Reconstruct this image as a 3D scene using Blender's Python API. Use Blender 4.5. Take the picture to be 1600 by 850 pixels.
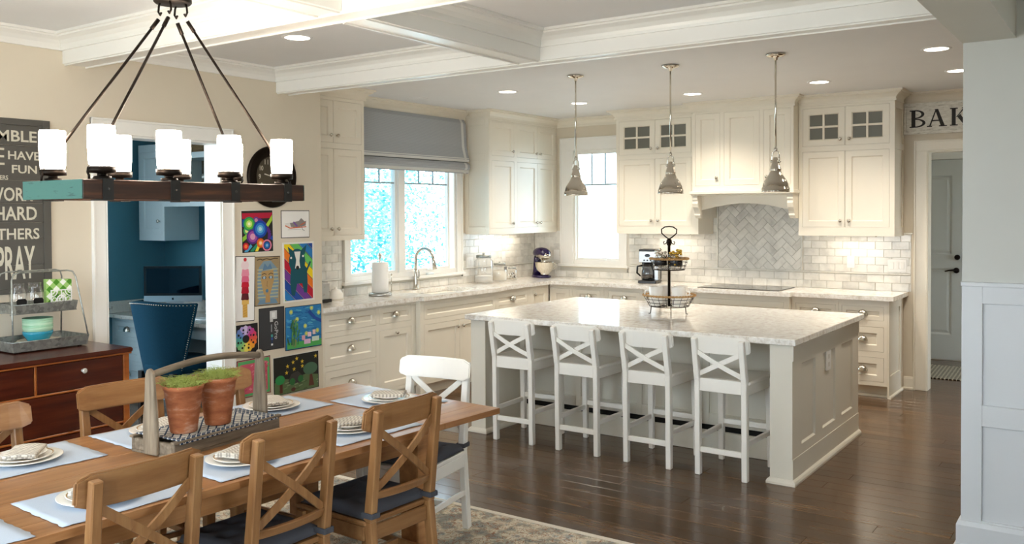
import bpy, bmesh, math, random
from mathutils import Vector, Matrix
for o in list(bpy.data.objects): bpy.data.objects.remove(o)
S = bpy.context.scene
COL = S.collection
random.seed(7)
R = math.radians
# ---------------- camera ----------------
cam = bpy.data.cameras.new('camera'); camo = bpy.data.objects.new('camera', cam); COL.objects.link(camo)
def _aim():
    y, p, r = R(35.078), R(1.124), R(-0.289)
    f = Vector((-math.sin(y)*math.cos(p), math.cos(y)*math.cos(p), -math.sin(p)))
    rt = Vector((math.cos(y), math.sin(y), 0)); up = rt.cross(f)
    r2 = rt*math.cos(r)+up*math.sin(r); u2 = up*math.cos(r)-rt*math.sin(r)
    m = Matrix((r2, u2, -f)).transposed().to_4x4(); m.translation = (6.029, -9.06, 1.697)
    return m
camo.matrix_world = _aim()
cam.sensor_fit = 'HORIZONTAL'; cam.sensor_width = 36; cam.lens = 1393.05/1600*36; cam.shift_y = -66/1600
cam.clip_start = .05
S.camera = camo
# ---------------- sky, exposure ----------------
W = bpy.data.worlds.new('sky'); S.world = W; W.use_nodes = True
_n = W.node_tree.nodes; _bg = _n['Background']
_bg.inputs[0].default_value = (.77, .90, 1.0, 1); _bg.inputs[1].default_value = 8.5
S.view_settings.view_transform = 'Standard'; S.view_settings.look = 'None'
S.view_settings.gamma = 1; S.view_settings.use_curve_mapping = False
S.view_settings.exposure = 0.48
LAMP_W, SHADE_E, UNDER_W = 30.0, 34.0, 1.3      # recessed lamps, chandelier shades, under-cabinet strips
WARM = (1.0, .89, .74)
S.cycles.max_bounces = 8; S.cycles.diffuse_bounces = 5; S.cycles.glossy_bounces = 4
S.cycles.transmission_bounces = 6; S.cycles.transparent_max_bounces = 12
S.cycles.sample_clamp_indirect = 6; S.cycles.caustics_reflective = False; S.cycles.caustics_refractive = False
# ---------------- materials ----------------
def lin(c):
    if isinstance(c, str): c = [int(c[i:i+2], 16) for i in (0, 2, 4)]
    return tuple(((v/255)/12.92 if v/255 <= .04045 else ((v/255+.055)/1.055)**2.4) for v in c)+(1,)
class NT:
    def __init__(s, name):
        s.m = bpy.data.materials.new(name); s.m.use_nodes = True; s.t = s.m.node_tree; s.n = s.t.nodes
        s.p = s.n['Principled BSDF']
    def node(s, typ, **kw):
        n = s.n.new(typ)
        for k, v in kw.items():
            if k in n.inputs.keys() if not k.startswith('_') else False: n.inputs[k].default_value = v
            else: setattr(n, k.lstrip('_'), v)
        return n
    def link(s, a, b): s.t.links.new(a, b)
    def coord(s, scale=(1, 1, 1), rot=(0, 0, 0), kind='Object'):
        tc = s.n.new('ShaderNodeTexCoord'); mp = s.n.new('ShaderNodeMapping')
        s.link(tc.outputs[kind], mp.inputs[0]); mp.inputs['Scale'].default_value = scale; mp.inputs['Rotation'].default_value = rot
        return mp.outputs[0]
    def noise(s, vec, scale, detail=4, rough=.55):
        n = s.n.new('ShaderNodeTexNoise'); s.link(vec, n.inputs['Vector'])
        n.inputs['Scale'].default_value = scale; n.inputs['Detail'].default_value = detail; n.inputs['Roughness'].default_value = rough
        return n.outputs['Fac']
    def ramp(s, fac, stops, interp='LINEAR'):
        r = s.n.new('ShaderNodeValToRGB'); s.link(fac, r.inputs[0]); e = r.color_ramp.elements; r.color_ramp.interpolation = interp
        while len(e) < len(stops): e.new(.5)
        for el, (p, c) in zip(e, stops): el.position = p; el.color = lin(c) if not isinstance(c, float) else (c, c, c, 1)
        return r.outputs[0]
    def mix(s, a, b, fac, mode='MIX'):
        n = s.n.new('ShaderNodeMix'); n.data_type = 'RGBA'; n.blend_type = mode
        for sock, v in ((n.inputs[0], fac), (n.inputs[6], a), (n.inputs[7], b)):
            if isinstance(v, (int, float, tuple)): sock.default_value = v
            elif isinstance(v, (str, list)): sock.default_value = lin(v)
            else: s.link(v, sock)
        return n.outputs[2]
    def math(s, op, a, b=None):
        n = s.n.new('ShaderNodeMath'); n.operation = op
        for sock, v in ((n.inputs[0], a), (n.inputs[1], b)):
            if v is None: continue
            if isinstance(v, (int, float)): sock.default_value = v
            else: s.link(v, sock)
        return n.outputs[0]
    def rand(s, lo, hi):
        oi = s.n.new('ShaderNodeObjectInfo'); mr = s.n.new('ShaderNodeMapRange')
        s.link(oi.outputs['Random'], mr.inputs[0]); mr.inputs[3].default_value = lo; mr.inputs[4].default_value = hi
        return mr.outputs[0]
    def grey(s, fac):
        c = s.n.new('ShaderNodeCombineColor')
        for i in range(3): s.link(fac, c.inputs[i])
        return c.outputs[0]
    def bump(s, h, strength=.3, dist=.002):
        b = s.n.new('ShaderNodeBump'); s.link(h, b.inputs['Height']); b.inputs['Strength'].default_value = strength; b.inputs['Distance'].default_value = dist
        s.link(b.outputs[0], s.p.inputs['Normal'])
    def out(s, col=None, rough=.5, metal=0., spec=.5, coat=0.):
        if col is not None:
            if isinstance(col, (str, tuple, list)): s.p.inputs['Base Color'].default_value = lin(col) if not (isinstance(col, tuple) and len(col) == 4) else col
            else: s.link(col, s.p.inputs['Base Color'])
        if isinstance(rough, (int, float)): s.p.inputs['Roughness'].default_value = rough
        else: s.link(rough, s.p.inputs['Roughness'])
        s.p.inputs['Metallic'].default_value = metal; s.p.inputs['Specular IOR Level'].default_value = spec
        s.p.inputs['Coat Weight'].default_value = coat
        return s.m
def paint(name, c, rough=.45, var=.03, spec=.4):
    t = NT(name); n = t.noise(t.coord(), 3, 3)
    f = t.math('MULTIPLY_ADD', n, 2*var); f.node.inputs[2].default_value = 1-var
    return t.out(t.mix(c, t.grey(f), 1.0, 'MULTIPLY'), rough, 0, spec)
def plain(name, c, rough=.5, metal=0., spec=.5):
    return NT(name).out(c, rough, metal, spec)
def metal(name, c, rough=.25):
    t = NT(name); n = t.noise(t.coord(), 25, 2)
    r = t.math('MULTIPLY_ADD', n, .12); r.node.inputs[2].default_value = rough-.05
    return t.out(c, r, 1.0)
def emit(name, c, e):
    t = NT(name); t.p.inputs['Emission Color'].default_value = c+(1,); t.p.inputs['Emission Strength'].default_value = e
    return t.out('ffffff', .4)
def wood(name, dark, mid, light, axis=0, scale=1., rough=.35, rnd=.12, bump=.15, knots=0., spec=.5):
    t = NT(name); sc = [14*scale]*3; sc[axis] = 1.2*scale
    oi = t.n.new('ShaderNodeObjectInfo'); tc = t.n.new('ShaderNodeTexCoord'); ad = t.n.new('ShaderNodeVectorMath'); ad.operation = 'ADD'
    cx = t.n.new('ShaderNodeCombineXYZ'); mu = t.math('MULTIPLY', oi.outputs['Random'], 37.)
    for i in range(3): t.link(mu, cx.inputs[i])
    t.link(tc.outputs['Object'], ad.inputs[0]); t.link(cx.outputs[0], ad.inputs[1])
    mp = t.n.new('ShaderNodeMapping'); t.link(ad.outputs[0], mp.inputs[0]); mp.inputs['Scale'].default_value = sc
    n = t.noise(mp.outputs[0], 2.2, 6, .6)
    col = t.ramp(n, [(.25, dark), (.5, mid), (.75, light)])
    if knots:
        v = t.n.new('ShaderNodeTexVoronoi'); mk = t.n.new('ShaderNodeMapping'); t.link(ad.outputs[0], mk.inputs[0])
        ks = [7.]*3; ks[axis] = 3.; mk.inputs['Scale'].default_value = ks; t.link(mk.outputs[0], v.inputs['Vector']); v.inputs['Scale'].default_value = 1
        kf = t.ramp(v.outputs['Distance'], [(.04, 1.), (.12, 0.)])
        col = t.mix(col, dark, t.math('MULTIPLY', kf, knots))
    if rnd:
        col = t.mix(col, t.grey(t.rand(1-rnd, 1+rnd)), 1.0, 'MULTIPLY')
    if bump: t.bump(n, bump, .001)
    return t.out(col, rough, 0, spec)
def granite(name, lo='c8bfb2', hi='f4f1ec'):
    t = NT(name); v = t.coord()
    a = t.noise(v, 22, 6, .75); b = t.noise(v, 90, 3, .7); c = t.noise(v, 7, 5, .65)
    col = t.ramp(a, [(.32, lo), (.44, 'e2dcd3'), (.58, hi)])
    col = t.mix(col, 'a08c72', t.ramp(c, [(.56, 0.), (.75, .55)]))
    col = t.mix(col, '4a443e', t.ramp(b, [(.66, 0.), (.71, .8)]))
    return t.out(col, .08, 0, .55)
def glass(name, tint='ffffff', refl=1.5):
    t = NT(name); t.n.remove(t.p); tr = t.n.new('ShaderNodeBsdfTransparent'); gl = t.n.new('ShaderNodeBsdfGlossy'); gl.inputs['Roughness'].default_value = .02
    tr.inputs[0].default_value = lin(tint); fr = t.n.new('ShaderNodeLayerWeight'); fr.inputs[0].default_value = .5; mx = t.n.new('ShaderNodeMixShader')
    f = t.math('MULTIPLY_ADD', t.math('POWER', fr.outputs[1], 4.0), .6*refl); f.node.inputs[2].default_value = .04*refl
    t.link(f, mx.inputs[0]); t.link(tr.outputs[0], mx.inputs[1]); t.link(gl.outputs[0], mx.inputs[2]); t.link(mx.outputs[0], t.n['Material Output'].inputs[0])
    return t.m
M = {}
M['wall'] = paint('greige wall paint', 'dacfbc', .6)
M['trim'] = paint('white trim paint', 'efedE8', .3)
M['ceiling'] = paint('ceiling paint', 'ececed', .7)
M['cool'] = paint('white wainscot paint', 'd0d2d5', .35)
M['cab'] = paint('cream cabinet paint', 'ece5d6', .35)
M['isl'] = paint('island paint', 'ded8ca', .4)
M['stool'] = paint('white stool paint', 'eeeae2', .35)
M['blue'] = paint('teal wall paint', '4f8496', .6)
M['offtrim'] = paint('office cabinet paint', 'c3cfd2', .4)
M['dark'] = plain('black gap', '0a0908', .9)
M['granite'] = granite('white granite')
M['granite2'] = granite('desk granite', '8d857a', 'd8d4cc')
M['nickel'] = metal('satin nickel', 'c9c3b8', .22)
M['chrome'] = metal('polished nickel', 'd8d2c6', .07)
M['steel'] = metal('stainless steel', 'b9b9b8', .28)
M['bronze'] = metal('dark bronze', '2a2420', .45)
M['iron'] = plain('black iron', '1b1917', .5)
M['zinc'] = None
M['black'] = plain('black plastic', '0c0c0d', .3)
M['white'] = plain('white plastic', 'f0efec', .35)
M['glass'] = glass('clear glass')
M['pane'] = glass('window glass', 'f4fbff', .6)
M['china'] = plain('white china', 'f3efe8', .12)
M['lens'] = emit('lamp lens', (1., .88, .72), 14.)
M['shade'] = emit('lit frosted glass', (1., .86, .70), SHADE_E)
M['oak'] = wood('honey pine chair', '77502d', '8f653e', 'a37a4f', 2, 1., .35, .08, .08)
M['oakx'] = wood('honey pine rail', '77502d', '8f653e', 'a37a4f', 0, .8, .35, .08, .08, .35)
M['pine'] = wood('honey pine board', '7d5230', 'a06f44', 'b58658', 1, .8, .3, .10, .12, .55)
M['plank'] = wood('dark walnut plank', '3d2b1c', '57402b', '6e5438', 0, 1., .20, .30, .08, 0, .5)
M['mahog'] = wood('mahogany veneer', '2e1008', '471b0f', '5e2917', 1, .7, .25, .06, .05)
M['mahogedge'] = wood('light mahogany edge', '7a3d14', '95501f', 'ad672c', 1, .9, .3, .06, .05)
M['weather'] = wood('weathered grey wood', '5a4c3e', '857561', 'a3937c', 2, 1.3, .75, .08, .4)
M['weatherh'] = wood('weathered grey board', '4b3f33', '766755', '978873', 1, 1.3, .75, .08, .4)
M['beam'] = wood('dark stained beam', '1c1009', '3a2013', '6b3f22', 1, 1., .5, .05, .3)
def zinc():
    t = NT('galvanised zinc'); v = t.n.new('ShaderNodeTexVoronoi'); t.link(t.coord(), v.inputs['Vector']); v.inputs['Scale'].default_value = 55
    return t.out(t.mix('7f8380', 'b4b7b2', v.outputs['Color']), .4, .75)
M['zinc'] = zinc()
def marble():
    t = NT('marble tile'); oi = t.n.new('ShaderNodeObjectInfo')
    tc = t.n.new('ShaderNodeTexCoord'); ad = t.n.new('ShaderNodeVectorMath'); ad.operation = 'ADD'; t.link(tc.outputs['Object'], ad.inputs[0])
    cx = t.n.new('ShaderNodeCombineXYZ'); mu = t.math('MULTIPLY', oi.outputs['Random'], 51.)
    for i in range(3): t.link(mu, cx.inputs[i])
    t.link(cx.outputs[0], ad.inputs[1]); n = t.noise(ad.outputs[0], 7, 5, .6)
    c = t.ramp(n, [(.3, 'd0cdc6'), (.5, 'e8e5dd'), (.7, 'f1eee7')])
    return t.out(t.mix(c, t.grey(t.rand(.88, 1.03)), 1.0, 'MULTIPLY'), .18)
M['tile'] = marble()
def weave(name, c1, c2, scale, rough=.9, mode='chevron'):
    t = NT(name); v = t.coord((scale,)*3); sp = t.n.new('ShaderNodeSeparateXYZ'); t.link(v, sp.inputs[0]); x, y = sp.outputs[0], sp.outputs[1]
    if mode == 'chevron':
        z = t.math('PINGPONG', x, 1.0); f = t.math('FRACT', t.math('ADD', y, z)); m = t.math('GREATER_THAN', f, .55)
    elif mode == 'lattice':
        a = t.math('FRACT', t.math('ADD', x, y)); b = t.math('FRACT', t.math('SUBTRACT', x, y))
        m = t.math('MAXIMUM', t.math('LESS_THAN', a, .2), t.math('LESS_THAN', b, .2))
    elif mode == 'check':
        a = t.math('GREATER_THAN', t.math('FRACT', x), .5); b = t.math('GREATER_THAN', t.math('FRACT', sp.outputs[2]), .5); m = t.math('MULTIPLY', t.math('ADD', a, b), .5)
    elif mode == 'rib':
        m = t.math('GREATER_THAN', t.math('FRACT', sp.outputs[2]), .5)
    elif mode == 'lattice_mat':
        a = t.math('FRACT', t.math('ADD', x, t.math('MULTIPLY', y, 2.))); b = t.math('FRACT', t.math('SUBTRACT', x, t.math('MULTIPLY', y, 2.)))
        m = t.math('MAXIMUM', t.math('LESS_THAN', a, .35), t.math('LESS_THAN', b, .35))
    return t.out(t.mix(c1, c2, m), rough, 0, .2)
def cloth(name, c, scale=300, var=.1, rough=.95):
    t = NT(name); n = t.noise(t.coord(), scale, 2); f = t.math('MULTIPLY_ADD', n, 2*var); f.node.inputs[2].default_value = 1-var
    t.bump(n, .25, .0008); return t.out(t.mix(c, t.grey(f), 1.0, 'MULTIPLY'), rough, 0, .15)
M['linen'] = cloth('pale blue linen', 'bcc7d6')
M['cushion'] = cloth('charcoal cushion cloth', '4c4d53')
M['teal'] = cloth('teal upholstery', '173d50', 120, .2)
M['roman'] = weave('grey woven shade cloth', '9ea3a9', 'b3b6b9', 120, .95, 'rib')
M['band'] = cloth('pale band and painted fold light', 'd5d6d3')  # side trim cloth; in the folds its paleness stands in for backlight
M['napkin'] = weave('woven napkin', 'd9d2c6', 'a89f94', 55)
M['liner'] = weave('navy lattice cloth', 'cfcabf', '2a3c55', 22, .95, 'lattice')
M['gingham'] = weave('green gingham', 'f0f2e8', '4c8f24', 22, .8, 'check')
M['doormat'] = weave('black and cream mat', 'c9c2b0', '1f1d1b', 14, .95, 'lattice_mat')
# ---------------- mesh builder ----------------
ORG = {}
I4 = Matrix.Identity(4)
class B:
    def __init__(s, T=None): s.v, s.f, s.mi, s.sm, s.T, s.m = [], [], [], [], T, 0
    def add(s, vs, fs, sm=False, m=None):
        o = len(s.v); T = s.T
        s.v += [tuple(T @ Vector(p)) if T else tuple(p) for p in vs]
        s.f += [tuple(i+o for i in f) for f in fs]; k = s.m if m is None else m
        s.mi += [k]*len(fs); s.sm += [sm]*len(fs); return s
    def box(s, x0, x1, y0, y1, z0, z1, m=None):
        return s.add([(x, y, z) for z in (z0, z1) for y in (y0, y1) for x in (x0, x1)],
                     [(0, 2, 3, 1), (4, 5, 7, 6), (0, 1, 5, 4), (2, 6, 7, 3), (0, 4, 6, 2), (1, 3, 7, 5)], m=m)
    def bar(s, p, q, w, h, up=(0, 0, 1), m=None, w2=None, h2=None):
        p, q = Vector(p), Vector(q); d = (q-p).normalized(); u = Vector(up); sd = d.cross(u).normalized(); u = sd.cross(d)
        vs = []
        for c, a, b in ((p, w, h), (q, w2 or w, h2 or h)):
            for i, j in ((-1, -1), (1, -1), (1, 1), (-1, 1)): vs.append(c+sd*(i*a/2)+u*(j*b/2))
        return s.add(vs, [(3, 2, 1, 0), (4, 5, 6, 7), (0, 1, 5, 4), (1, 2, 6, 5), (2, 3, 7, 6), (3, 0, 4, 7)], m=m)
    def prism(s, poly, z0, z1, m=None, sm=False):
        n = len(poly)
        return s.add([(x, y, z0) for x, y in poly]+[(x, y, z1) for x, y in poly],
                     [tuple(range(n-1, -1, -1)), tuple(range(n, 2*n))]+[(i, (i+1) % n, n+(i+1) % n, n+i) for i in range(n)], m=m, sm=sm)
    def lathe(s, prof, c=(0, 0, 0), n=20, m=None, sm=True, sx=1., sy=1.):
        vs, fs, rings = [], [], []
        for r, z in prof:
            if r < 1e-6: rings.append([len(vs)]); vs.append((c[0], c[1], c[2]+z))
            else:
                rings.append(list(range(len(vs), len(vs)+n)))
                vs += [(c[0]+sx*r*math.cos(2*math.pi*k/n), c[1]+sy*r*math.sin(2*math.pi*k/n), c[2]+z) for k in range(n)]
        for a, b in zip(rings, rings[1:]):
            for k in range(n):
                l = (k+1) % n
                if len(a) == 1 and len(b) == 1: continue
                if len(a) == 1: fs.append((a[0], b[l], b[k]))
                elif len(b) == 1: fs.append((a[k], a[l], b[0]))
                else: fs.append((a[k], a[l], b[l], b[k]))
        return s.add(vs, fs, sm, m)
    def tube(s, pts, r, n=8, closed=False, m=None, sm=True):
        P = [Vector(p) for p in pts]; N = len(P); rr = r if isinstance(r, (list, tuple)) else [r]*N
        T = []
        for i in range(N):
            a = P[(i-1) % N] if (closed or i > 0) else P[i]; b = P[(i+1) % N] if (closed or i < N-1) else P[i]
            T.append((b-a).normalized())
        u = Vector((0, 0, 1)) if abs(T[0].z) < .9 else Vector((1, 0, 0)); u = (u-T[0]*u.dot(T[0])).normalized()
        vs, fs = [], []
        for i in range(N):
            u = (u-T[i]*u.dot(T[i])).normalized(); w = T[i].cross(u)
            vs += [P[i]+(u*math.cos(2*math.pi*k/n)+w*math.sin(2*math.pi*k/n))*rr[i] for k in range(n)]
        for i in range(N if closed else N-1):
            a, b = i*n, ((i+1) % N)*n
            fs += [(a+k, a+(k+1) % n, b+(k+1) % n, b+k) for k in range(n)]
        if not closed: fs += [tuple(range(n-1, -1, -1)), tuple(range((N-1)*n, N*n))]
        return s.add(vs, fs, sm, m)
    def ball(s, c, rx, ry=None, rz=None, n=14, k=8, m=None):
        ry = ry or rx; rz = rz or rx
        prof = [(math.sin(math.pi*i/k), -math.cos(math.pi*i/k)*rz) for i in range(k+1)]; prof[0] = (0, -rz); prof[-1] = (0, rz)
        return s.lathe(prof, c, n, m, True, rx, ry)
    def grid(s, fn, nu, nv, m=None, sm=True, thick=None):
        P = [[Vector(fn(i/nu, j/nv)) for i in range(nu+1)] for j in range(nv+1)]; vs = [p for r in P for p in r]; w = nu+1
        fs = [(j*w+i, j*w+i+1, (j+1)*w+i+1, (j+1)*w+i) for j in range(nv) for i in range(nu)]
        if thick:
            o = len(vs); nr = []
            for j in range(nv+1):
                for i in range(nu+1):
                    a = P[j][min(i+1, nu)]-P[j][max(i-1, 0)]; b = P[min(j+1, nv)][i]-P[max(j-1, 0)][i]
                    nr.append(a.cross(b).normalized())
            vs = vs+[p-n*thick for p, n in zip(vs, nr)]
            fs = fs+[tuple(o+i for i in reversed(f)) for f in fs]
            ring = [i for i in range(w)]+[j*w+nu for j in range(1, nv+1)]+[nv*w+i for i in range(nu-1, -1, -1)]+[j*w for j in range(nv-1, 0, -1)]
            fs += [(ring[k+1 if k+1 < len(ring) else 0], ring[k], ring[k]+o, ring[k+1 if k+1 < len(ring) else 0]+o) for k in range(len(ring))]
        return s.add(vs, fs, sm, m)
    def sweep(s, prof, path, closed=False, m=None):
        N = len(path); vs, n = [], len(prof)
        def nrm(a, b): d = (Vector(b)-Vector(a)).normalized(); return Vector((d.y, -d.x))
        for i, p in enumerate(path):
            a = nrm(path[i-1], p) if (i > 0 or closed) else None; b = nrm(p, path[(i+1) % N]) if (i < N-1 or closed) else None
            if a is None: q = b
            elif b is None: q = a
            else: q = (a+b)/(1+a.dot(b))
            vs += [(p[0]+q.x*d, p[1]+q.y*d, z) for d, z in prof]
        fs = []
        for i in range(N if closed else N-1):
            a, b = i*n, ((i+1) % N)*n
            fs += [(a+k, a+(k+1) % n, b+(k+1) % n, b+k) for k in range(n)]
        if not closed: fs += [tuple(range(n)), tuple(range(N*n-1, (N-1)*n-1, -1))]
        return s.add(vs, fs, m=m)
    def rect_hole(s, u0, u1, v0, v1, w0, w1, holes, m=None):
        us = sorted({u0, u1, *[min(max(h[i], u0), u1) for h in holes for i in (0, 1)]}); vs = sorted({v0, v1, *[min(max(h[i], v0), v1) for h in holes for i in (2, 3)]})
        for a, b in zip(us, us[1:]):
            run = None
            for c, d in list(zip(vs, vs[1:]))+[(None, None)]:
                solid = c is not None and not any(h[0]-1e-6 <= a and b <= h[1]+1e-6 and h[2]-1e-6 <= c and d <= h[3]+1e-6 for h in holes)
                if solid: run = (run[0] if run else c, d)
                elif run: s.box(a, b, run[0], run[1], w0, w1, m); run = None
        return s
    def done(s, name, mats, parent=None, bevel=0., loc=None, rot=None, seg=1, kind=None, label=None):
        if not isinstance(mats, (list, tuple)): mats = [mats]
        me = bpy.data.meshes.new(name); org = ORG.get(parent.name, (0, 0, 0)) if parent else (0, 0, 0)
        off = Vector(loc) if loc is not None else Vector(org)
        me.from_pydata([tuple(Vector(v)-off) for v in s.v] if off.length else s.v, [], s.f)
        me.polygons.foreach_set('material_index', s.mi); me.polygons.foreach_set('use_smooth', s.sm)
        for m in mats: me.materials.append(m)
        bm = bmesh.new(); bm.from_mesh(me); bmesh.ops.recalc_face_normals(bm, faces=bm.faces[:])
        if bevel:
            es = [e for e in bm.edges if len(e.link_faces) == 2 and e.calc_face_angle(0) > .7]
            bmesh.ops.bevel(bm, geom=es, offset=bevel, segments=seg, affect='EDGES', clamp_overlap=True)
        bm.to_mesh(me); bm.free()
        return link(name, me, parent, Vector(loc)-Vector(org) if loc is not None else None, rot, kind, label)
def link(name, me, parent=None, loc=None, rot=None, kind=None, label=None):
    o = bpy.data.objects.new(name, me); COL.objects.link(o)
    if parent: o.parent = parent; ORG[o.name] = ORG.get(parent.name, (0, 0, 0))
    if loc is not None: o.location = loc
    if rot is not None: o.rotation_euler = rot
    if kind: o['kind'] = kind
    if label: o['label'] = label
    return o
def tag(o, label, cat, group=None):
    o['label'] = label; o['category'] = cat
    if group: o['group'] = group
    return o
def thing(name, label, cat, loc=(0, 0, 0), rz=0., group=None, world=False):
    o = bpy.data.objects.new(name, None); COL.objects.link(o); o.location = loc; o.rotation_euler = (0, 0, rz); o.empty_display_size = .1
    if world: ORG[o.name] = tuple(loc)
    return tag(o, label, cat, group)
def struct(name, loc=(0, 0, 0)):
    o = bpy.data.objects.new(name, None); COL.objects.link(o); o['kind'] = 'structure'; o.location = loc; ORG[o.name] = tuple(loc); return o
def solid(name, b, mat, bevel=0.): return b.done(name, mat, None, bevel, kind='structure')
def dup(o, parent=None, loc=None, rz=None, label=None, group=None):
    c = o.copy(); COL.objects.link(c)
    if parent: c.parent = parent
    if loc is not None: c.location = loc
    if rz is not None: c.rotation_euler = (0, 0, rz)
    if label: c['label'] = label
    if group: c['group'] = group
    for ch in o.children: dup(ch, c)
    return c
FY = lambda y: Matrix(((1, 0, 0, 0), (0, 0, -1, y), (0, 1, 0, 0), (0, 0, 0, 1)))     # u = x, v = z, w = towards -y
FX = lambda x: Matrix(((0, 0, 1, x), (1, 0, 0, 0), (0, 1, 0, 0), (0, 0, 0, 1)))      # u = y, v = z, w = towards +x
_tc = {}
def text_polys(s, bold=.0):
    if s not in _tc:
        cu = bpy.data.curves.new('t', 'FONT'); cu.body = s; cu.extrude = .01; cu.offset = .016 if len(s) > 2 and s.isupper() else 0.; cu.resolution_u = 3
        ob = bpy.data.objects.new('t', cu); COL.objects.link(ob); dg = bpy.context.evaluated_depsgraph_get()
        me = bpy.data.meshes.new_from_object(ob.evaluated_get(dg))
        _tc[s] = ([tuple(v.co) for v in me.vertices], [tuple(p.vertices) for p in me.polygons])
        bpy.data.objects.remove(ob); bpy.data.curves.remove(cu); bpy.data.meshes.remove(me)
    return _tc[s]
def text(b, s, u0, u1, v0, v1, w0, w1, m=None):
    vs, fs = text_polys(s); xs = [v[0] for v in vs]; ys = [v[1] for v in vs]; x0, x1, y0, y1 = min(xs), max(xs), min(ys), max(ys)
    return b.add([(u0+(x-x0)/(x1-x0)*(u1-u0), v0+(y-y0)/(y1-y0)*(v1-v0), w1 if z > 0 else w0) for x, y, z in vs], fs, m=m)
def circle(cx, cy, r, n=24, ry=None, a0=0.): return [(cx+r*math.cos(a0+2*math.pi*k/n), cy+(ry or r)*math.sin(a0+2*math.pi*k/n)) for k in range(n)]
def clip(poly, x0, x1, y0, y1):
    for ax, lim, sg in ((0, x0, 1), (0, x1, -1), (1, y0, 1), (1, y1, -1)):
        out = []
        for i, p in enumerate(poly):
            q = poly[(i+1) % len(poly)]; a = (p[ax]-lim)*sg; b = (q[ax]-lim)*sg
            if a >= 0: out.append(p)
            if (a > 0 > b) or (a < 0 < b): t = a/(a-b); out.append((p[0]+(q[0]-p[0])*t, p[1]+(q[1]-p[1])*t))
        poly = out
        if len(poly) < 3: return []
    return poly
# ================= the setting =================
ZC = 2.80
# ground outside
t = NT('lawn'); M['lawn'] = t.out(t.ramp(t.noise(t.coord(), 2, 5), [(.3, 'b0b0a8'), (.7, 'cfcfc8')]), .9)
solid('ground', B().box(-30, 30, -30, 30, -.5, -.32), M['lawn'])
# floor: slab and planks
fl = struct('floor')
B().box(-2.3, 7.4, -10, 2.2, -.30, -.018).done('subfloor', M['plank'], fl)
lens = [1.2, 1.5, 1.8, 2.1, 2.4]; PW = .127
pm = {}
rest = B(); yy = -10.0; rid = random.Random(3)
while yy < 2.19:
    x = -2.3-rid.random()*1.2
    while x < 7.4:
        L = rid.choice(lens); a, b_ = max(x, -2.3), min(x+L, 7.4)
        if b_-a > .05:
            seen = -5.6 < yy < .6 and b_ > .7 and a < 5.45
            if seen:
                k = round(b_-a, 4)
                if k not in pm:
                    q = B().box(0, k-.0012, 0, PW-.0012, -.018, 0).done('plank', M['plank'], fl, .0012); pm[k] = q.data; q.location = (a, yy, 0)
                else: link('plank', pm[k], fl, (a, yy, 0))
            else: rest.box(a, b_-.0012, yy, yy+PW-.0012, -.018, -.0003)
        x += L
    yy += PW
rest.done('plank_field', M['plank'], fl, kind='stuff')
# ceiling
solid('ceiling', B().box(-2.3, 7.4, -10, 2.2, ZC, ZC+.1), M['ceiling'])
CROWN = [(0, ZC-.100), (.016, ZC-.100), (.018, ZC-.086), (.010, ZC-.084), (.016, ZC-.066), (.034, ZC-.044), (.058, ZC-.030), (.064, ZC-.028), (.064, ZC-.018), (.080, ZC-.016), (.080, ZC-.0005), (0, ZC-.0005)]
def crown(name, path, mat=None, parent=None, closed=False):
    b = B().sweep(CROWN, path, closed)
    return b.done(name, mat or M['trim'], parent, kind=None if parent else 'structure')
# walls
XA = .62
wl = B(FX(XA)).rect_hole(-10, -4.04, 0, ZC, -.18, 0, [(-5.89, -5.0, 0, 2.21)])
solid('wall_left', wl, M['wall'])
solid('wall_left_return', B().box(-.15, .44, -4.17, -4.04, 0, ZC), M['wall'])
wt = struct('wall_left_window')
B(FX(0)).rect_hole(-4.04, .15, 0, ZC, -.15, 0, [(-3.12, -1.53, 1.08, 2.42)]).done('plaster', M['wall'], wt)
wb = struct('wall_back')
B(FY(0)).rect_hole(0, 7.4, 0, ZC, -.15, 0, [(.565, 1.175, 1.11, 2.42), (4.411, 5.33, 0, 2.25)]).done('plaster', M['wall'], wb)
solid('wall_right_far_unseen', B().box(7.3, 7.4, -3.95, 0, 0, ZC), M['wall'])  # unseen wall, added to keep daylight from flooding the kitchen
solid('wall_near_unseen', B(FY(-10)).rect_hole(.44, 7.4, 0, ZC, 0, .1, [(1.1, 2.6, .7, 2.35), (3.4, 4.9, .7, 2.35)]), M['wall'])  # unseen wall added to cut daylight; window holes sized for fill
solid('wall_right_near_unseen', B(FX(7.3)).rect_hole(-10, -4.1, 0, ZC, 0, .1, [(-8.2, -6.9, .8, 2.2)]), M['wall'])  # also unseen and added to dim the room, one hole left for daylight
wr = struct('wall_right')
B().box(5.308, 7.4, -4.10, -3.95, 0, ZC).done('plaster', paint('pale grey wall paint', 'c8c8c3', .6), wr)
# mudroom behind the back doorway
solid('wall_mudroom_left', B().box(3.5, 3.6, .15, 2.1, 0, ZC), M['wall'])
solid('wall_mudroom_back', B(FY(1.99)).rect_hole(3.5, 7.3, 0, ZC, -.1, 0, [(3.62, 4.43, 0, 2.27)]), M['wall'])
solid('wall_mudroom_right', B(FX(7.3)).rect_hole(.15, 2.1, 0, ZC, 0, .1, [(.6, 1.7, .6, 2.0)]), M['wall'])
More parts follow.
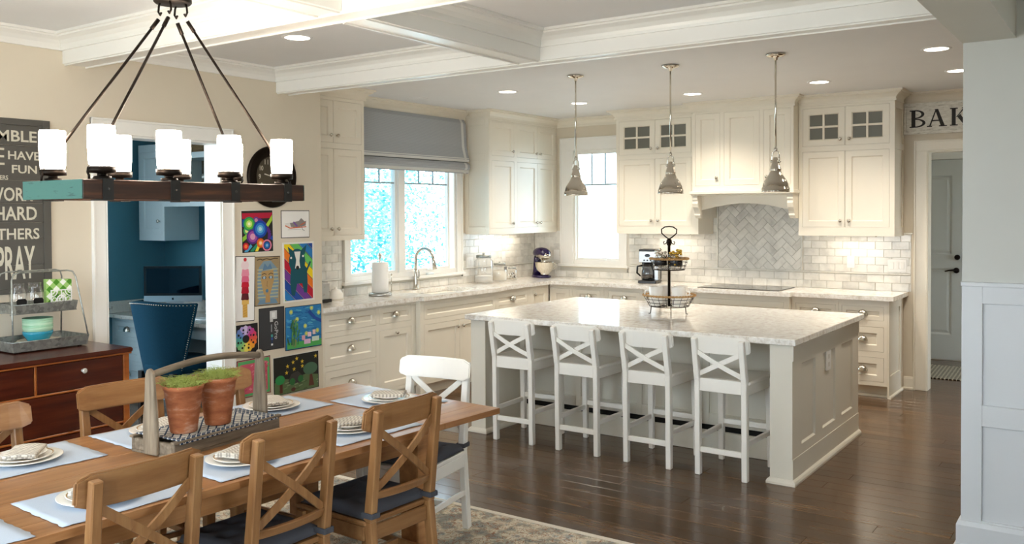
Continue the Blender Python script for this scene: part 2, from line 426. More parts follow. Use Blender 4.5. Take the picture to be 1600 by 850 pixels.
# office behind the left doorway
solid('wall_office_back', B().box(-2.1, -.15, -3.75, -3.65, 0, ZC), M['blue'])
solid('wall_office_right', B().box(-.16, -.15, -4.04, -3.75, 0, ZC), M['blue'])
solid('wall_office_side', B(FX(-1.95)).rect_hole(-9.5, -3.75, 0, ZC, -.1, 0, [(-8.6, -5.6, .5, 2.4)]), M['blue'])
solid('wall_office_near', B().box(-1.95, .44, -9.6, -9.5, 0, ZC), M['blue'])
solid('wall_office_inner', B(FX(.439)).rect_hole(-9.5, -4.171, 0, ZC, -.006, 0, [(-5.99, -4.90, 0, 2.31)]), M['blue'])
# coffer beams
def beam(name, x0, x1, y0, y1, sides):
    s = struct(name)
    B().box(x0, x1, y0, y1, 2.62, ZC-.001).done('beam_box', M['trim'], s, .002)
    b = B()
    if 's' in sides: b.sweep(CROWN, [(x0, y0), (x1, y0)])
    if 'n' in sides: b.sweep(CROWN, [(x1, y1), (x0, y1)])
    if 'w' in sides: b.sweep(CROWN, [(x0, y1), (x0, y0)])
    if 'e' in sides: b.sweep(CROWN, [(x1, y0), (x1, y1)])
    b.done('crown', M['trim'], s)
    b = B(); h = .012; z0, z1 = 2.612, 2.6199                                   # thin bead along the underside edges
    if x1-x0 > y1-y0: b.box(x0, x1, y0+.012, y0+.024, z0, z1); b.box(x0, x1, y1-.024, y1-.012, z0, z1)
    else: b.box(x0+.012, x0+.024, y0, y1, z0, z1); b.box(x1-.024, x1-.012, y0, y1, z0, z1)
    b.done('bead', M['trim'], s)
beam('trim_1', XA, 5.305, -6.15, -5.98, 'sn')
beam('trim_2', XA, 5.305, -4.495, -4.35, 's')
beam('trim_3', 2.86, 3.04, -5.98, -4.495, 'we')
beam('trim_4', 2.86, 3.04, -10, -6.15, 'we')
# header beam above the right opening
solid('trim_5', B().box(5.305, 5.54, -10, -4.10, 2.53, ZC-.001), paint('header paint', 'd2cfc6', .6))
# crown mouldings on the walls
crown('trim_6', [(XA, -10), (XA, -6.15)]); crown('trim_7', [(XA, -5.98), (XA, -4.495)])
crown('trim_8', [(0.0, -3.25), (0.0, -1.365)], M['cab']); crown('trim_9', [(.33, 0), (1.345, 0)], M['cab']); crown('trim_10', [(4.21, 0), (7.3, 0)], M['wall'])
# doorway casings
def casing(name, T, u0, u1, vt, w=.092, head=.10, wall=.18, mat=None, jmat=None, cap=True):
    s = struct(name); m = mat or M['trim']; b = B(T)
    for a, c in ((u0-w, u0), (u1, u1+w)): b.box(a, c, 0, vt+head, 0, .018)
    b.box(u0-w, u1+w, vt, vt+head, .0005, .020)
    b.done('casing', m, s, .003); b = B(T)
    e = .014
    for a in (u0-w, u1+w-e): b.box(a, a+e, 0, vt+head-.001, .018, .030)
    b.box(u0-w, u1+w, vt+head-e, vt+head, .019, .032)
    for a in (u0, u1-.008): b.box(a, a+.008, 0, vt, .017, .024)
    b.box(u0, u1, vt, vt+.008, .0195, .026)
    b.done('back_band', m, s, .002); b = B(T)
    b.box(u0, u0+.012, 0, vt, -wall, -.0005); b.box(u1-.012, u1, 0, vt, -wall, -.0005); b.box(u0, u1, vt-.012, vt, -wall, -.0005)
    b.done('jamb', jmat or m, s)
    return s
casing('trim_11', FX(XA), -5.89, -5.0, 2.21)
casing('trim_12', FY(0), 4.411, 5.33, 2.25, .108, .10, .15, M['cab'])
# mudroom door
d3 = struct('door_1')
def door_leaf(b, u0, u1, v0, v1, panels):
    b.rect_hole(u0, u1, v0, v1, -.04, 0, panels)
    for a, c, d, e in panels:
        i, k = .022, .010
        O = [(a, d), (c, d), (c, e), (a, e)]; P = [(a+i, d+i), (c-i, d+i), (c-i, e-i), (a+i, e-i)]
        b.add([(x, y, 0) for x, y in O]+[(x, y, -k) for x, y in P], [(j, (j+1) % 4, 4+(j+1) % 4, 4+j) for j in range(4)]+[(4, 5, 6, 7)])
        i2 = .05; Q = [(a+i2, d+i2), (c-i2, d+i2), (c-i2, e-i2), (a+i2, e-i2)]
        b.add([(x, y, -k+.0004) for x, y in P]+[(x, y, -.003) for x, y in Q], [(j, (j+1) % 4, 4+(j+1) % 4, 4+j) for j in range(4)]+[(4, 5, 6, 7)])
b = B(FY(1.965)); door_leaf(b, 3.625, 4.425, .012, 2.262, [(3.74, 4.32, 1.20, 2.09), (3.74, 4.32, .29, .80+.24)])
b.done('leaf', paint('grey white door paint', 'c9ccca', .4), d3)
b = B(FY(1.965)); b.m = 0
Tz = lambda u, v, y: Matrix.Translation((u, y, v)) @ Matrix.Rotation(R(90), 4, 'X')
hb = B(Tz(4.377, 1.168, 1.965)); hb.lathe([(0, .03), (.024, .028), (.03, .01), (.03, 0)]); hb.done('deadbolt', M['bronze'], d3)
hb = B(Tz(4.367, 1.02, 1.965)); hb.lathe([(0, .02), (.028, .018), (.032, .006), (.032, 0)]); hb.lathe([(.012, .015), (.012, .055), (0, .058)], n=12)
hb.tube([(0, 0, .05), (-.03, .004, .052), (-.07, 0, .05), (-.11, -.012, .046)], [.011, .010, .008, .006]); hb.done('lever_handle', M['bronze'], d3)
B().box(3.5, 4.55, 2.10, 2.14, 0, 2.5).done('backing', M['dark'], d3)  # added unseen sheet behind the leaf, blocks outside light at its edges
b = B(FY(1.99)); b.box(3.52, 3.62, 0, 2.36, 0, .018); b.box(4.43, 4.53, 0, 2.36, 0, .018); b.box(3.52, 4.53, 2.268, 2.36, .0005, .02); b.box(3.62, 4.43, 0, .011, -.03, .02)
b.done('casing', M['trim'], d3, .003)
# ---- windows ----
def window(name, T, u0, u1, v0, v1, sashes, cl, cr, head, sill_drop, wall, ph, crank_u, ncol):
    s = struct(name); b = B(T); m = M['trim']
    b.box(u0-cl, u0, v0-.03, v1+head, 0, .02); b.box(u1, u1+cr, v0-.03, v1+head, 0, .02); b.box(u0-cl, u1+cr, v1, v1+head, .0005, .022)
    e = .014
    b.box(u0-cl, u0-cl+e, v0-.03, v1+head, .02, .032); b.box(u1+cr-e, u1+cr, v0-.03, v1+head, .02, .032); b.box(u0-cl, u1+cr, v1+head-e, v1+head, .021, .034)
    b.done('casing', m, s, .002)
    B(T).box(u0-cl-.02, u1+cr+.02, v0-.055, v0-.025, .0005, .05).done('sill', m, s, .004)
    b = B(T)
    b.box(u0, u0+.02, v0, v1, -wall, 0); b.box(u1-.02, u1, v0, v1, -wall, 0); b.box(u0, u1, v1-.02, v1, -wall, 0); b.box(u0, u1, v0-.026, v0+.02, -wall, .001)
    for (a, c), (d, f) in zip(sashes, sashes[1:]): b.box(c+.028, d-.028, v0, v1, -wall, -.012)
    b.done('jamb', m, s, .002)
    for i, (a, c) in enumerate(sashes):
        k = .03; b = B(T); lo, hi = v0+.045, v1-.045
        b.rect_hole(a-k, c+k, v0+.018, v1-.018, -.075, -.035, [(a, c, lo, hi)]); sh = b.done('sash', m, s, .003)
        B(T).box(a-.004, c+.004, lo-.004, hi+.004, -.058, -.054).done('pane', M['pane'], sh)
        b = B(T); hbz = ph
        b.box(a, c, hbz-.008, hbz+.008, -.062, -.048)
        n = ncol[i]
        for j in range(1, n): u = a+(c-a)*j/n; b.box(u-.007, u+.007, hbz, hi, -.0615, -.0485)
        b.done('muntin', M['winmunt'], sh)
    for cu in crank_u:
        b = B(T); b.box(cu-.045, cu+.045, v0+.02, v0+.034, -.028, .008); b.bar((cu-.02, v0+.036, -.005), (cu+.05, v0+.05, .012), .014, .010, (0, 0, 1)); b.done('crank_handle', M['white'], s, .003)
    return s
M['winmunt'] = paint('window muntin paint', '9aa6aa', .4)
w1 = window('window_1', FX(0), -3.12, -1.53, 1.08, 2.42, [(-3.07, -2.45), (-2.30, -1.62)], .09, .09, .09, 0, .12, 1.995, (-1.95, -2.75), (3, 3))
b = B(FX(0))
for a in (-2.262, -2.488): b.box(a-.006, a+.006, 1.22, 1.30, -.03, -.012)
b.done('sash_lock', M['white'], w1, .002)
w2 = window('window_2', FY(0), .565, 1.175, 1.11, 2.42, [(.602, 1.138)], .18, .10, .15, 0, .12, 2.015, (.95,), (3,))
B(FY(0)).box(.55, .562, 1.22, 1.30, .02, .03).done('sash_lock', M['white'], w2, .002)
# ---- wainscot on the right wall ----
b = B(FY(-4.10)); b.m = 0
PANELS = [(5.402, 6.10, .727, 1.232), (5.402, 6.10, .150, .622), (6.20, 6.95, .727, 1.232), (6.20, 6.95, .150, .622)]
b.rect_hole(5.309, 7.4, 0, 1.318, .0005, .019, PANELS); b.box(5.305, 7.4, 1.318, 1.338, .0005, .030)
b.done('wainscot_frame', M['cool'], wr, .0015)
for p in PANELS: B(FY(-4.10)).box(p[0], p[1], p[2], p[3], .0002, .002).done('wainscot_panel', M['cool'], wr)
b = B()
BASE = [(0, 0), (.030, 0), (.030, .012), (.022, .024), (.018, .026), (.018, .118), (.010, .140), (0, .142)]
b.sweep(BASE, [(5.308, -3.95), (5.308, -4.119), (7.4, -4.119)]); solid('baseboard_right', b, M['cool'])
b = B(); BS = [(0, 0), (.026, 0), (.026, .014), (.016, .022), (.014, .10), (.008, .118), (0, .12)]
b.sweep(BS, [(4.215, 0), (4.30, 0)]); solid('baseboard_back', b, M['cab'])
b = B(); b.sweep(BS, [(XA, -10), (XA, -5.985)]); b.sweep(BS, [(XA, -4.905), (XA, -4.04)]); solid('baseboard_left', b, M['trim'])
# ---- backsplash tiles ----
TW, TH, G = .150, .0735, .0022
tmesh = {}
def tile_poly(parent, T, poly, w):
    key = (w,)+tuple((round(x-poly[0][0], 4), round(y-poly[0][1], 4)) for x, y in poly)
    p0 = Vector((poly[0][0], poly[0][1], 0))
    if key not in tmesh:
        n = len(poly); c = Vector((sum(p[0] for p in poly)/n, sum(p[1] for p in poly)/n)); b = B()
        ins = [tuple(Vector(p)+(c-Vector(p)).normalized()*.003) for p in poly]
        q = [(x-p0.x, y-p0.y) for x, y in poly]; qi = [(x-p0.x, y-p0.y) for x, y in ins]
        b.add([(x, y, .0005) for x, y in q]+[(x, y, w-.0015) for x, y in q]+[(x, y, w) for x, y in qi],
              [(i, (i+1) % n, n+(i+1) % n, n+i) for i in range(n)]+[(n+i, n+(i+1) % n, 2*n+(i+1) % n, 2*n+i) for i in range(n)]+[tuple(range(2*n, 3*n))])
        o = b.done('tile', M['tile'], parent); tmesh[key] = o.data
    else: o = link('tile', tmesh[key], parent)
    o.location = T @ p0; o.rotation_euler = T.to_euler()
def subway(parent, T, u0, u1, rows, v0, off=0., w=.008):
    for r in range(rows):
        v = v0+r*(TH+G); u = u0-((r+off) % 2)*TW/2-(u0 % (TW+G))
        while u < u1:
            p = clip([(u, v), (u+TW, v), (u+TW, v+TH), (u, v+TH)], u0, u1, 0, 9)
            if p and max(x for x, y in p)-min(x for x, y in p) > .012: tile_poly(parent, T, p, w)
            u += TW+G
LO, PEN = .925, 1.0795
def pencil(parent, T, u0, u1, v=PEN, vert=None):
    b = B(T)
    if vert: b.box(u0, u1, v, vert, .001, .016)
    else: b.box(u0, u1, v, v+.015, .001, .016)
    b.done('pencil_tile', M['tile'], parent, .004)
TX, TY = FX(0), FY(0)
grout = plain('pale grout', 'd4d0c6', .9)
B(TX).box(-4.04, 0, LO, 1.46, .0001, .0012).done('grout', grout, wt) if False else None
for u0, u1 in ((-4.03, -3.225), (-1.418, -.01)):
    subway(wt, TX, u0, u1, 2, LO+.001); pencil(wt, TX, u0, u1); subway(wt, TX, u0, u1, 5, PEN+.017, 1)
subway(wt, TX, -3.222, -1.42, 1, LO+.001)
for u0, u1 in ((.01, .372), (1.298, 2.345), (3.262, 4.275)):
    subway(wb, TY, u0, u1, 2, LO+.001); subway(wb, TY, u0, u1, 5, PEN+.017, 1)
subway(wb, TY,   .374, 1.296, 1, LO+.001); subway(wb, TY, 2.345, 3.262, 2, LO+.001)
subway(wb, TY, 2.306, 2.345, 6, PEN+.017+5*(TH+G)+.002, 0); subway(wb, TY, 3.262, 3.33, 6, PEN+.017+5*(TH+G)+.002, 0)
pencil(wb, TY, .01, .372); pencil(wb, TY, 1.298, 4.275); pencil(wb, TY, 2.347, 2.363, PEN+.016, 1.90); pencil(wb, TY, 3.243, 3.260, PEN+.016, 1.90)
B(TY).box(4.21, 4.29, 1.47, 1.484, .001, .02).done('pencil_tile', M['tile'], wb, .004)
hw = .070; c45 = math.sqrt(.5); hx0, hx1, hy0, hy1 = 2.3645, 3.2415, 1.0965, 1.88
for a in range(-14, 15):
    for c in range(-8, 9):
        for H in (0, 1):
            ox, oy = a+2*c, a-2*c
            q = [(0, 0), (2, 0), (2, 1), (0, 1)] if H == 0 else [(2, -1), (3, -1), (3, 1), (2, 1)]
            g = .012; cx_ = sum(p[0] for p in q)/4; cy_ = sum(p[1] for p in q)/4
            q = [(x-math.copysign(g, x-cx_)+ox, y-math.copysign(g, y-cy_)+oy) for x, y in q]
            P = [((x-y)*c45*hw+2.80, (x+y)*c45*hw+1.48) for x, y in q]
            P = clip(P, hx0, hx1, hy0, hy1)
            if P:
                ar = abs(sum(P[i][0]*P[(i+1) % len(P)][1]-P[(i+1) % len(P)][0]*P[i][1] for i in range(len(P)))/2)
                if ar > .0004: tile_poly(wb, TY, P, .008)
b = B(TY); b.box(.0, .38, LO, 1.46, 0, .001); b.box(.38, 1.28, LO, 1.04, 0, .001); b.box(1.27, 4.28, LO, 1.47, 0, .001); b.box(2.3, 3.335, 1.47, 1.9, 0, .001); b.done('grout', grout, wb)
b = B(TX); b.box(-4.03, -3.20, LO, 1.46, 0, .001); b.box(-3.22, -1.40, LO, 1.02, 0, .001); b.box(-1.44, 0, LO, 1.46, 0, .001); b.done('grout', grout, wt)
# ---- outside the windows ----
def tree(x, y, h, r, label, seed, n=9000):
    rg = random.Random(seed); tr = thing('tree', label, 'tree', (x, y, -.32), group=None)
    B().tube([(0, 0, 0), (.05, .03, h*.4), (-.04, 0, h*.75)], [.14, .10, .05]).done('trunk', M['bark'], tr)
    b = B()
    for i in range(n):
        th, ph = rg.random()*6.283, math.acos(rg.uniform(-1, 1)); q = r*rg.random()**.4
        k = .75+.25*math.sin(3*th+seed)*math.sin(2*ph)
        c = Vector((q*k*math.sin(ph)*math.cos(th), q*k*math.sin(ph)*math.sin(th), h*.62+q*1.5*k*math.cos(ph)))
        s = .022+.035*rg.random(); u = Vector((rg.uniform(-1, 1), rg.uniform(-1, 1), rg.uniform(-.6, .6))).normalized(); w = u.orthogonal().normalized()
        b.add([c-u*s, c-w*s*.5, c+u*s, c+w*s*.5], [(0, 1, 2, 3)])
    b.done('foliage', M['leaf'], tr, kind='stuff')
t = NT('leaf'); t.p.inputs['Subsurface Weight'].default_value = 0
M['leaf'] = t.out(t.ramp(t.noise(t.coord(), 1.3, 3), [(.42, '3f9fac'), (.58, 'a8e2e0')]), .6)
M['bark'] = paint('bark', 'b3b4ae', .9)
tree(-4.2, .3, 3.2, 1.7, 'leafy tree nearest to the sink window, left half of the view', 2)
tree(-5.8, 3.6, 3.6, 1.9, 'leafy tree seen through the right sash of the sink window', 5)
tree(-8.6, 1.2, 4.0, 2.3, 'leafy tree farthest behind the sink window', 9)
hs = thing('neighbour_house', 'white sided house wall outside the narrow window', 'house', (0, 4.6, -.32), world=True)
B().box(-3.2, 2.6, 4.6, 4.8, -.32, 4.2).done('siding', paint('white siding', 'f2f4f4', .6), hs)
for x in (-2.55, -2.12, -1.6, -1.05, .3, -2.9): B().box(x, x+.06, 4.575, 4.6, -.32, 4.2).done('batten', M['batten'] if 'batten' in M else M.setdefault('batten', paint('batten', 'dfe6ea', .6)), hs)
# ================= cabinets =================
def knob_mesh():
    b = B().lathe([(.007, 0), (.006, .012), (.0145, .016), (.0165, .021), (.013, .028), (0, .030)], n=14); o = b.done('knob', M['nickel']); me = o.data; bpy.data.objects.remove(o); return me
def pull_mesh():
    a, h, d = .043, .047, .030; b = B()
    b.grid(lambda s, t: (a*math.cos(math.pi*s), h*math.sin(math.pi*s)*math.sin(math.pi/2*t)-.016, .003+d*math.sin(math.pi*s)**.8*math.cos(math.pi/2*t)), 14, 7)
    n = 14; b.prism([(1.07*a*math.cos(math.pi*k/n), 1.07*h*math.sin(math.pi*k/n)-.018) for k in range(n+1)], 0, .003)
    o = b.done('cup_pull', M['nickel']); me = o.data; bpy.data.objects.remove(o); return me
KNOB, PULL = knob_mesh(), pull_mesh()
def shaker(b, u0, u1, v0, v1, s=.055, t=.02, rec=.011, ch=.009, open_=False):
    g = .0022; u0, u1, v0, v1 = u0+g, u1-g, v0+g, v1-g
    q = lambda i, w: [(u0+i, v0+i, w), (u1-i, v0+i, w), (u1-i, v1-i, w), (u0+i, v1-i, w)]
    ring = lambda o, p: [(o+j, o+(j+1) % 4, p+(j+1) % 4, p+j) for j in range(4)]
    vs = q(0, -.0005)+q(s, -.0005)+q(s+ch, -rec)+q(0, -t)
    fs = ring(0, 4)+ring(4, 8)+ring(12, 0)
    if open_: vs += q(s+ch, -t); fs += ring(8, 16)+ring(16, 12)
    else: fs += [(8, 9, 10, 11), (15, 14, 13, 12)]
    b.add(vs, fs)
def front(t, T, kind, u0, u1, v0, v1, hw, mat, s=None):
    w, h = u1-u0, v1-v0; s = s or min(.055, h*.30, w*.25)
    name = {'d': 'door', 'w': 'drawer', 'g': 'glass_door', 'p': 'false_front'}[kind]
    b = B(T); shaker(b, u0, u1, v0, v1, s, open_=kind == 'g'); o = b.done(name, mat, t)
    if kind == 'g':
        b = B(T); um, vm = (u0+u1)/2, (v0+v1)/2; k = .010
        b.box(um-k, um+k, v0+s, v1-s, -.018, -.003); b.box(u0+s, u1-s, vm-k, vm+k, -.0175, -.0035); b.done('muntin', mat, o, .002)
        for a, c in ((u0+s, um-k), (um+k, u1-s)):
            for d, e in ((v0+s, vm-k), (vm+k, v1-s)): B(T).box(a-.004, c+.004, d-.004, e+.004, -.0155, -.0125).done('pane', M['cabglass'], o)
    org = Vector(ORG[t.name])
    for kd, u, v in hw:
        link('knob' if kd == 'k' else 'cup_pull', KNOB if kd == 'k' else PULL, o, (T @ Vector((u, v, 0)))-org, T.to_euler())
    return o
M['cabglass'] = plain('obscure cabinet glass', '6f7068', .15, 0, .5)
def cabinet(name, label, T, u0, u1, v0, v1, depth, fronts, mat, group=None, toe=False, body=None, cat='cabinet'):
    o = T @ Vector(((u0+u1)/2, v0, -depth/2)); o.z = 0 if toe else v0
    t = thing(name, label, cat, tuple(o), 0, group, True); b = B(T)
    if toe: b.box(u0, u1, .001, v0+.002, -depth, -.075)
    b.box(u0, u1, v0, v1, -depth, -.0215)
    b.rect_hole(u0, u1, v0, v1, -.0215, 0, [f[1:5] for f in fronts]); b.done('body', mat, t, 0)
    for f in fronts: front(t, T, *f[:5], f[5], mat)
    return t
C_, I_ = M['cab'], M['isl']
TX6, TY6 = FX(.60), FY(-.60)
def dw(u0, u1, v0, v1, n=1): return ('w', u0, u1, v0, v1, [('c', (u0+u1)/2, (v0+v1)/2)])
# --- sink wall, base ---
cabinet('base_cabinet', 'base cabinet of three cup-pull drawers beside the wall of drawings', TX6, -4.035, -3.378, .11, .885, .60,
        [dw(-3.995, -3.401, .717, .862), dw(-3.995, -3.401, .440, .673), dw(-3.995, -3.401, .140, .396)], C_, None, True)
cabinet('base_cabinet', 'narrow base cabinet with one drawer over a pull-out door, left of the sink', TX6, -3.378, -2.875, .11, .885, .60,
        [dw(-3.353, -2.935, .718, .862), ('d', -3.353, -2.935, .140, .664, [('k', -3.144, .628)])], C_, None, True)
sb = cabinet('sink_cabinet', 'sink base cabinet standing forward with false front and two doors', FX(.65), -2.872, -1.645, .11, .885, .65,
        [('p', -2.815, -1.70, .708, .846, []), ('d', -2.815, -2.295, .135, .662, [('k', -2.335, .60)]), ('d', -2.293, -1.70, .135, .662, [('k', -2.253, .60)])], C_, None, True)
B(FX(.65)).box(-2.872, -2.815, 0, .11, -.06, 0).done('foot', C_, sb); B(FX(.65)).box(-1.70, -1.645, 0, .11, -.06, 0).done('foot', C_, sb)
cabinet('base_cabinet', 'base cabinet with drawer and door between the sink cabinet and the corner', TX6, -1.643, -.985, .11, .885, .60,
        [dw(-1.612, -1.032, .722, .846), ('d', -1.612, -1.032, .14, .680, [('k', -1.07, .62)])], C_, None, True)
cabinet('base_cabinet', 'narrow corner base cabinet with a single knobbed door', TX6, -.983, -.62, .11, .885, .60,
        [('d', -.935, -.64, .14, .846, [('k', -.905, .79)])], C_, None, True)
# --- range wall, base ---
cabinet('base_cabinet', 'corner base cabinet with a plain knobless door facing the island', TY6, .602, .90, .11, .885, .58, [('d', .62, .866, .14, .846, [])], C_, None, True)
cabinet('base_cabinet', 'base cabinet of drawers under the narrow window', TY6, .902, 1.302, .11, .885, .58, [dw(.949, 1.256, .70, .842), dw(.949, 1.256, .44, .66), dw(.949, 1.256, .14, .40)], C_, None, True)
cabinet('base_cabinet', 'base cabinet of drawers under the coffee maker', TY6, 1.304, 1.765, .11, .885, .58, [dw(1.351, 1.734, .70, .842), dw(1.351, 1.734, .44, .66), dw(1.351, 1.734, .14, .40)], C_, None, True)
cabinet('base_cabinet', 'base cabinet of drawers just left of the cooktop', TY6, 1.767, 2.308, .11, .885, .58, [dw(1.80, 2.26, .70, .842), dw(1.80, 2.26, .44, .66), dw(1.80, 2.26, .14, .40)], C_, None, True)
cabinet('cooktop_cabinet', 'wide base cabinet standing forward under the cooktop', FY(-.66), 2.31, 3.332, .11, .885, .64, [('p', 2.36, 3.28, .64, .83, []), dw(2.36, 3.28, .38, .60), dw(2.36, 3.28, .14, .34)], C_, None, True)
cabinet('base_cabinet', 'base cabinet of three drawers just right of the cooktop', TY6, 3.334, 3.771, .11, .885, .58, [dw(3.373, 3.746, .701, .826), dw(3.373, 3.746, .419, .643), dw(3.373, 3.746, .147, .367)], C_, None, True)
eb = cabinet('base_cabinet', 'end base cabinet of three drawers nearest the back doorway', TY6, 3.773, 4.196, .11, .885, .58, [dw(3.798, 4.166, .701, .826), dw(3.798, 4.166, .419, .643), dw(3.798, 4.166, .147, .367)], C_, None, True)
b = B(FX(4.211)); b.rect_hole(-.60, -.02, .002, .885, -.014, 0, [(-.545, -.16, .20, .80)]); b.box(-.56, -.14, .19, .81, -.014, -.009)
b.sweep(BS[:3]+[(.012, .022), (0, .022)], [(4.211, 0), (4.211, 0)]) if False else None
b.done('end_panel', C_, eb, 0)
b = B().sweep([(0, 0), (.016, 0), (.016, .012), (.006, .022), (0, .022)], [(4.211, -.60), (4.211, -.022)]); b.done('shoe_moulding', C_, eb); b = B(); b.sweep([(0, 0), (.012, 0), (.012, .012), (.004, .02), (0, .02)], [(3.34, -.526), (4.196, -.526)]); b.done('shoe_moulding', C_, eb)
# --- upper cabinets ---
def ucrown(t, path, mat=C_): b = B().sweep(CROWN, path); b.done('crown', mat, t)
V0, V1, V2, V3 = 1.540, 2.260, 2.312, 2.676
u = cabinet('upper_cabinet', 'tall upper cabinet left of the sink window beside the drawings wall', FX(.33), -4.035, -3.252, 1.458, 2.785, .33,
        [('d', -3.99, -3.626, 1.503, 2.256, [('k', -3.665, 1.56)]), ('d', -3.622, -3.285, 1.503, 2.256, [('k', -3.585, 1.56)]),
         ('d', -3.99, -3.626, 2.306, 2.672, [('k', -3.665, 2.37)]), ('d', -3.622, -3.285, 2.306, 2.672, [('k', -3.585, 2.37)])], C_)
ucrown(u, [(.33, -4.035), (.33, -3.252), (0.085, -3.252)])
u = cabinet('upper_cabinet', 'corner upper cabinet right of the sink window above the jars', FX(.33), -1.358, -.004, 1.458, 2.785, .33,
        [('d', -1.318, -.897, 1.525, V1, [('k', -.935, 1.575)]), ('d', -.838, -.423, 1.525, V1, [('k', -.462, 1.575)]), ('d', -.419, -.03, 1.525, V1, [('k', -.38, 1.575)]),
         ('d', -1.318, -.897, V2, 2.684, [('k', -.935, 2.37)]), ('d', -.838, -.423, V2, 2.684, [('k', -.462, 2.37)]), ('d', -.419, -.03, V2, 2.684, [('k', -.38, 2.37)])], C_)
ucrown(u, [(.085, -1.358), (.33, -1.358), (.33, -.004)] if False else [(.33, -.004), (.33, -1.358), (.085, -1.358)][::-1])
b = B(FY(-1.359)); b.rect_hole(.001, .33, 1.458, 2.70, 0, .012, [(.05, .28, 1.54, 2.26), (.05, .28, 2.32, 2.64)]); b.done('side_panel', C_, u, .002)
def glass_upper(label, u0, um, u1, a, c):
    u = cabinet('glass_upper_cabinet', label, FY(-.40), a, c, 1.458, 2.785, .40,
        [('d', u0, um-.002, V0, V1, [('k', um-.04, 1.60)]), ('d', um+.002, u1, V0, V1, [('k', um+.04, 1.60)]),
         ('g', u0, um-.002, V2, V3, [('k', um-.04, 2.37)]), ('g', um+.002, u1, V2, V3, [('k', um+.04, 2.37)])], C_)
    return u
u = glass_upper('upper cabinet with four-light glass top doors, above the coffee maker', 1.380, 1.812, 2.228, 1.348, 2.305)
ucrown(u, [(1.348, -.085), (1.348, -.40), (2.305, -.40)])
u = glass_upper('upper cabinet with four-light glass top doors, nearest the back doorway', 3.376, 3.772, 4.167, 3.340, 4.197)
ucrown(u, [(3.340, -.40), (4.211, -.40), (4.211, -.085)])
b = B(FX(4.211)); b.rect_hole(-.40, -.001, 1.458, 2.70, -.014, 0, [(-.35, -.05, 1.54, 2.26), (-.35, -.05, 2.32, 2.64)]); b.box(-.36, -.04, 1.53, 2.65, -.014, -.010); b.done('side_panel', C_, u, .0)
# --- range hood ---
u = cabinet('range_hood', 'cream wooden range hood cabinet with arched valance and corbels', FY(-.55), 2.308, 3.337, 1.900, 2.785, .55,
        [('d', 2.335, 2.601, 1.955, 2.682, [('k', 2.568, 2.03)]), ('d', 2.641, 3.007, 1.955, 2.682, []), ('d', 3.045, 3.309, 1.955, 2.682, [('k', 3.078, 2.03)])], C_, cat='range hood')
ucrown(u, [(2.308, -.485), (2.308, -.55), (3.337, -.55), (3.337, -.485)])
b = B(); b.box(2.290, 3.355, -.60, -.405, 1.868, 1.899); b.box(2.312, 3.332, -.404, -.01, 1.857, 1.899); b.box(2.30, 3.345, -.585, -.405, 1.855, 1.868); b.done('mantel_ledge', C_, u, .004)
arch = [(2.345, 1.855), (2.345, 1.70)]+[(2.395+.855*k/20, 1.715+.060*math.sin(math.pi*k/20)) for k in range(21)]+[(3.30, 1.70), (3.30, 1.855)]
B(FY(-.46)).prism(arch, -.03, 0).done('arched_valance', C_, u)
B().box(2.39, 3.26, -.455, -.01, 1.80, 1.85).done('hood_liner', M['steel'], u)
cb = [(0, 1.855), (-.125, 1.855), (-.125, 1.815), (-.112, 1.80), (-.118, 1.775), (-.105, 1.735), (-.075, 1.70), (-.060, 1.672), (-.064, 1.655), (-.045, 1.640), (-.03, 1.625), (0, 1.625)]
for x in (2.308, 3.277):
    b = B(Matrix(((0, 0, 1, x), (1, 0, 0, -.445), (0, 1, 0, 0), (0, 0, 0, 1)))); b.prism(cb, 0, .06); b.done('corbel', C_, u, .003)
B().box(2.308, 2.345, -.445, -.012, 1.625, 1.855).done('bracket_panel', C_, u); B().box(3.30, 3.337, -.445, -.012, 1.625, 1.855).done('bracket_panel', C_, u)
# --- countertops ---
CT = .925; ct = thing('countertop', 'speckled pale granite worktop running along the sink and range walls', 'countertop', (.3, -2, .886), world=True)
b = B(); z0 = .886
SX0, SX1, SY0, SY1 = .14, .56, -2.60, -1.86
b.box(0, .635, -4.03, -2.86, z0, CT); b.box(0, .685, -2.86, SY0, z0, CT); b.box(0, SX0, SY0, SY1, z0, CT); b.box(SX1, .685, SY0, SY1, z0, CT)
b.box(0, .685, SY1, -1.625, z0, CT); b.box(0, .635, -1.625, -.64, z0, CT); b.box(0, 2.285, -.64, -.001, z0, CT); b.box(2.285, 3.355, -.70, -.001, z0, CT); b.box(3.355, 4.255, -.64, -.001, z0, CT)
b.done('slab', M['granite'], ct)
sk = thing('sink', 'undermount stainless steel kitchen sink below the window', 'sink', (.35, -2.2, .70), world=True)
b = B(); e = .012; b.box(SX0-.01, SX1+.01, SY0-.01, SY1+.01, .70, .706); b.rect_hole(SX0-.01, SX1+.01, SY0-.01, SY1+.01, .70, .8855, [(SX0+.004, SX1-.004, SY0+.004, SY1-.004)]) if False else None
for a, c, d, f in ((SX0-.012, SX0+.004, SY0-.012, SY1+.012), (SX1-.004, SX1+.012, SY0-.012, SY1+.012), (SX0+.004, SX1-.004, SY0-.012, SY0+.004), (SX0+.004, SX1-.004, SY1-.004, SY1+.012)): b.box(a, c, d, f, .70, .8855)
b.done('basin', metal('dull sink steel', '55585b', .35), sk); B().lathe([(0, .001), (.045, .002), (.05, 0)], (.35, -2.2, .706)).done('drain', M['chrome'], sk)
cook = thing('cooktop', 'flat black glass cooktop set in the granite under the hood', 'cooktop', (2.78, -.34, CT), world=True)
B().box(2.37, 3.21, -.585, -.10, CT, CT+.006).done('glass_top', plain('dark ceramic glass', '1c1f20', .10, 0, .3), cook, .002)
b = B()
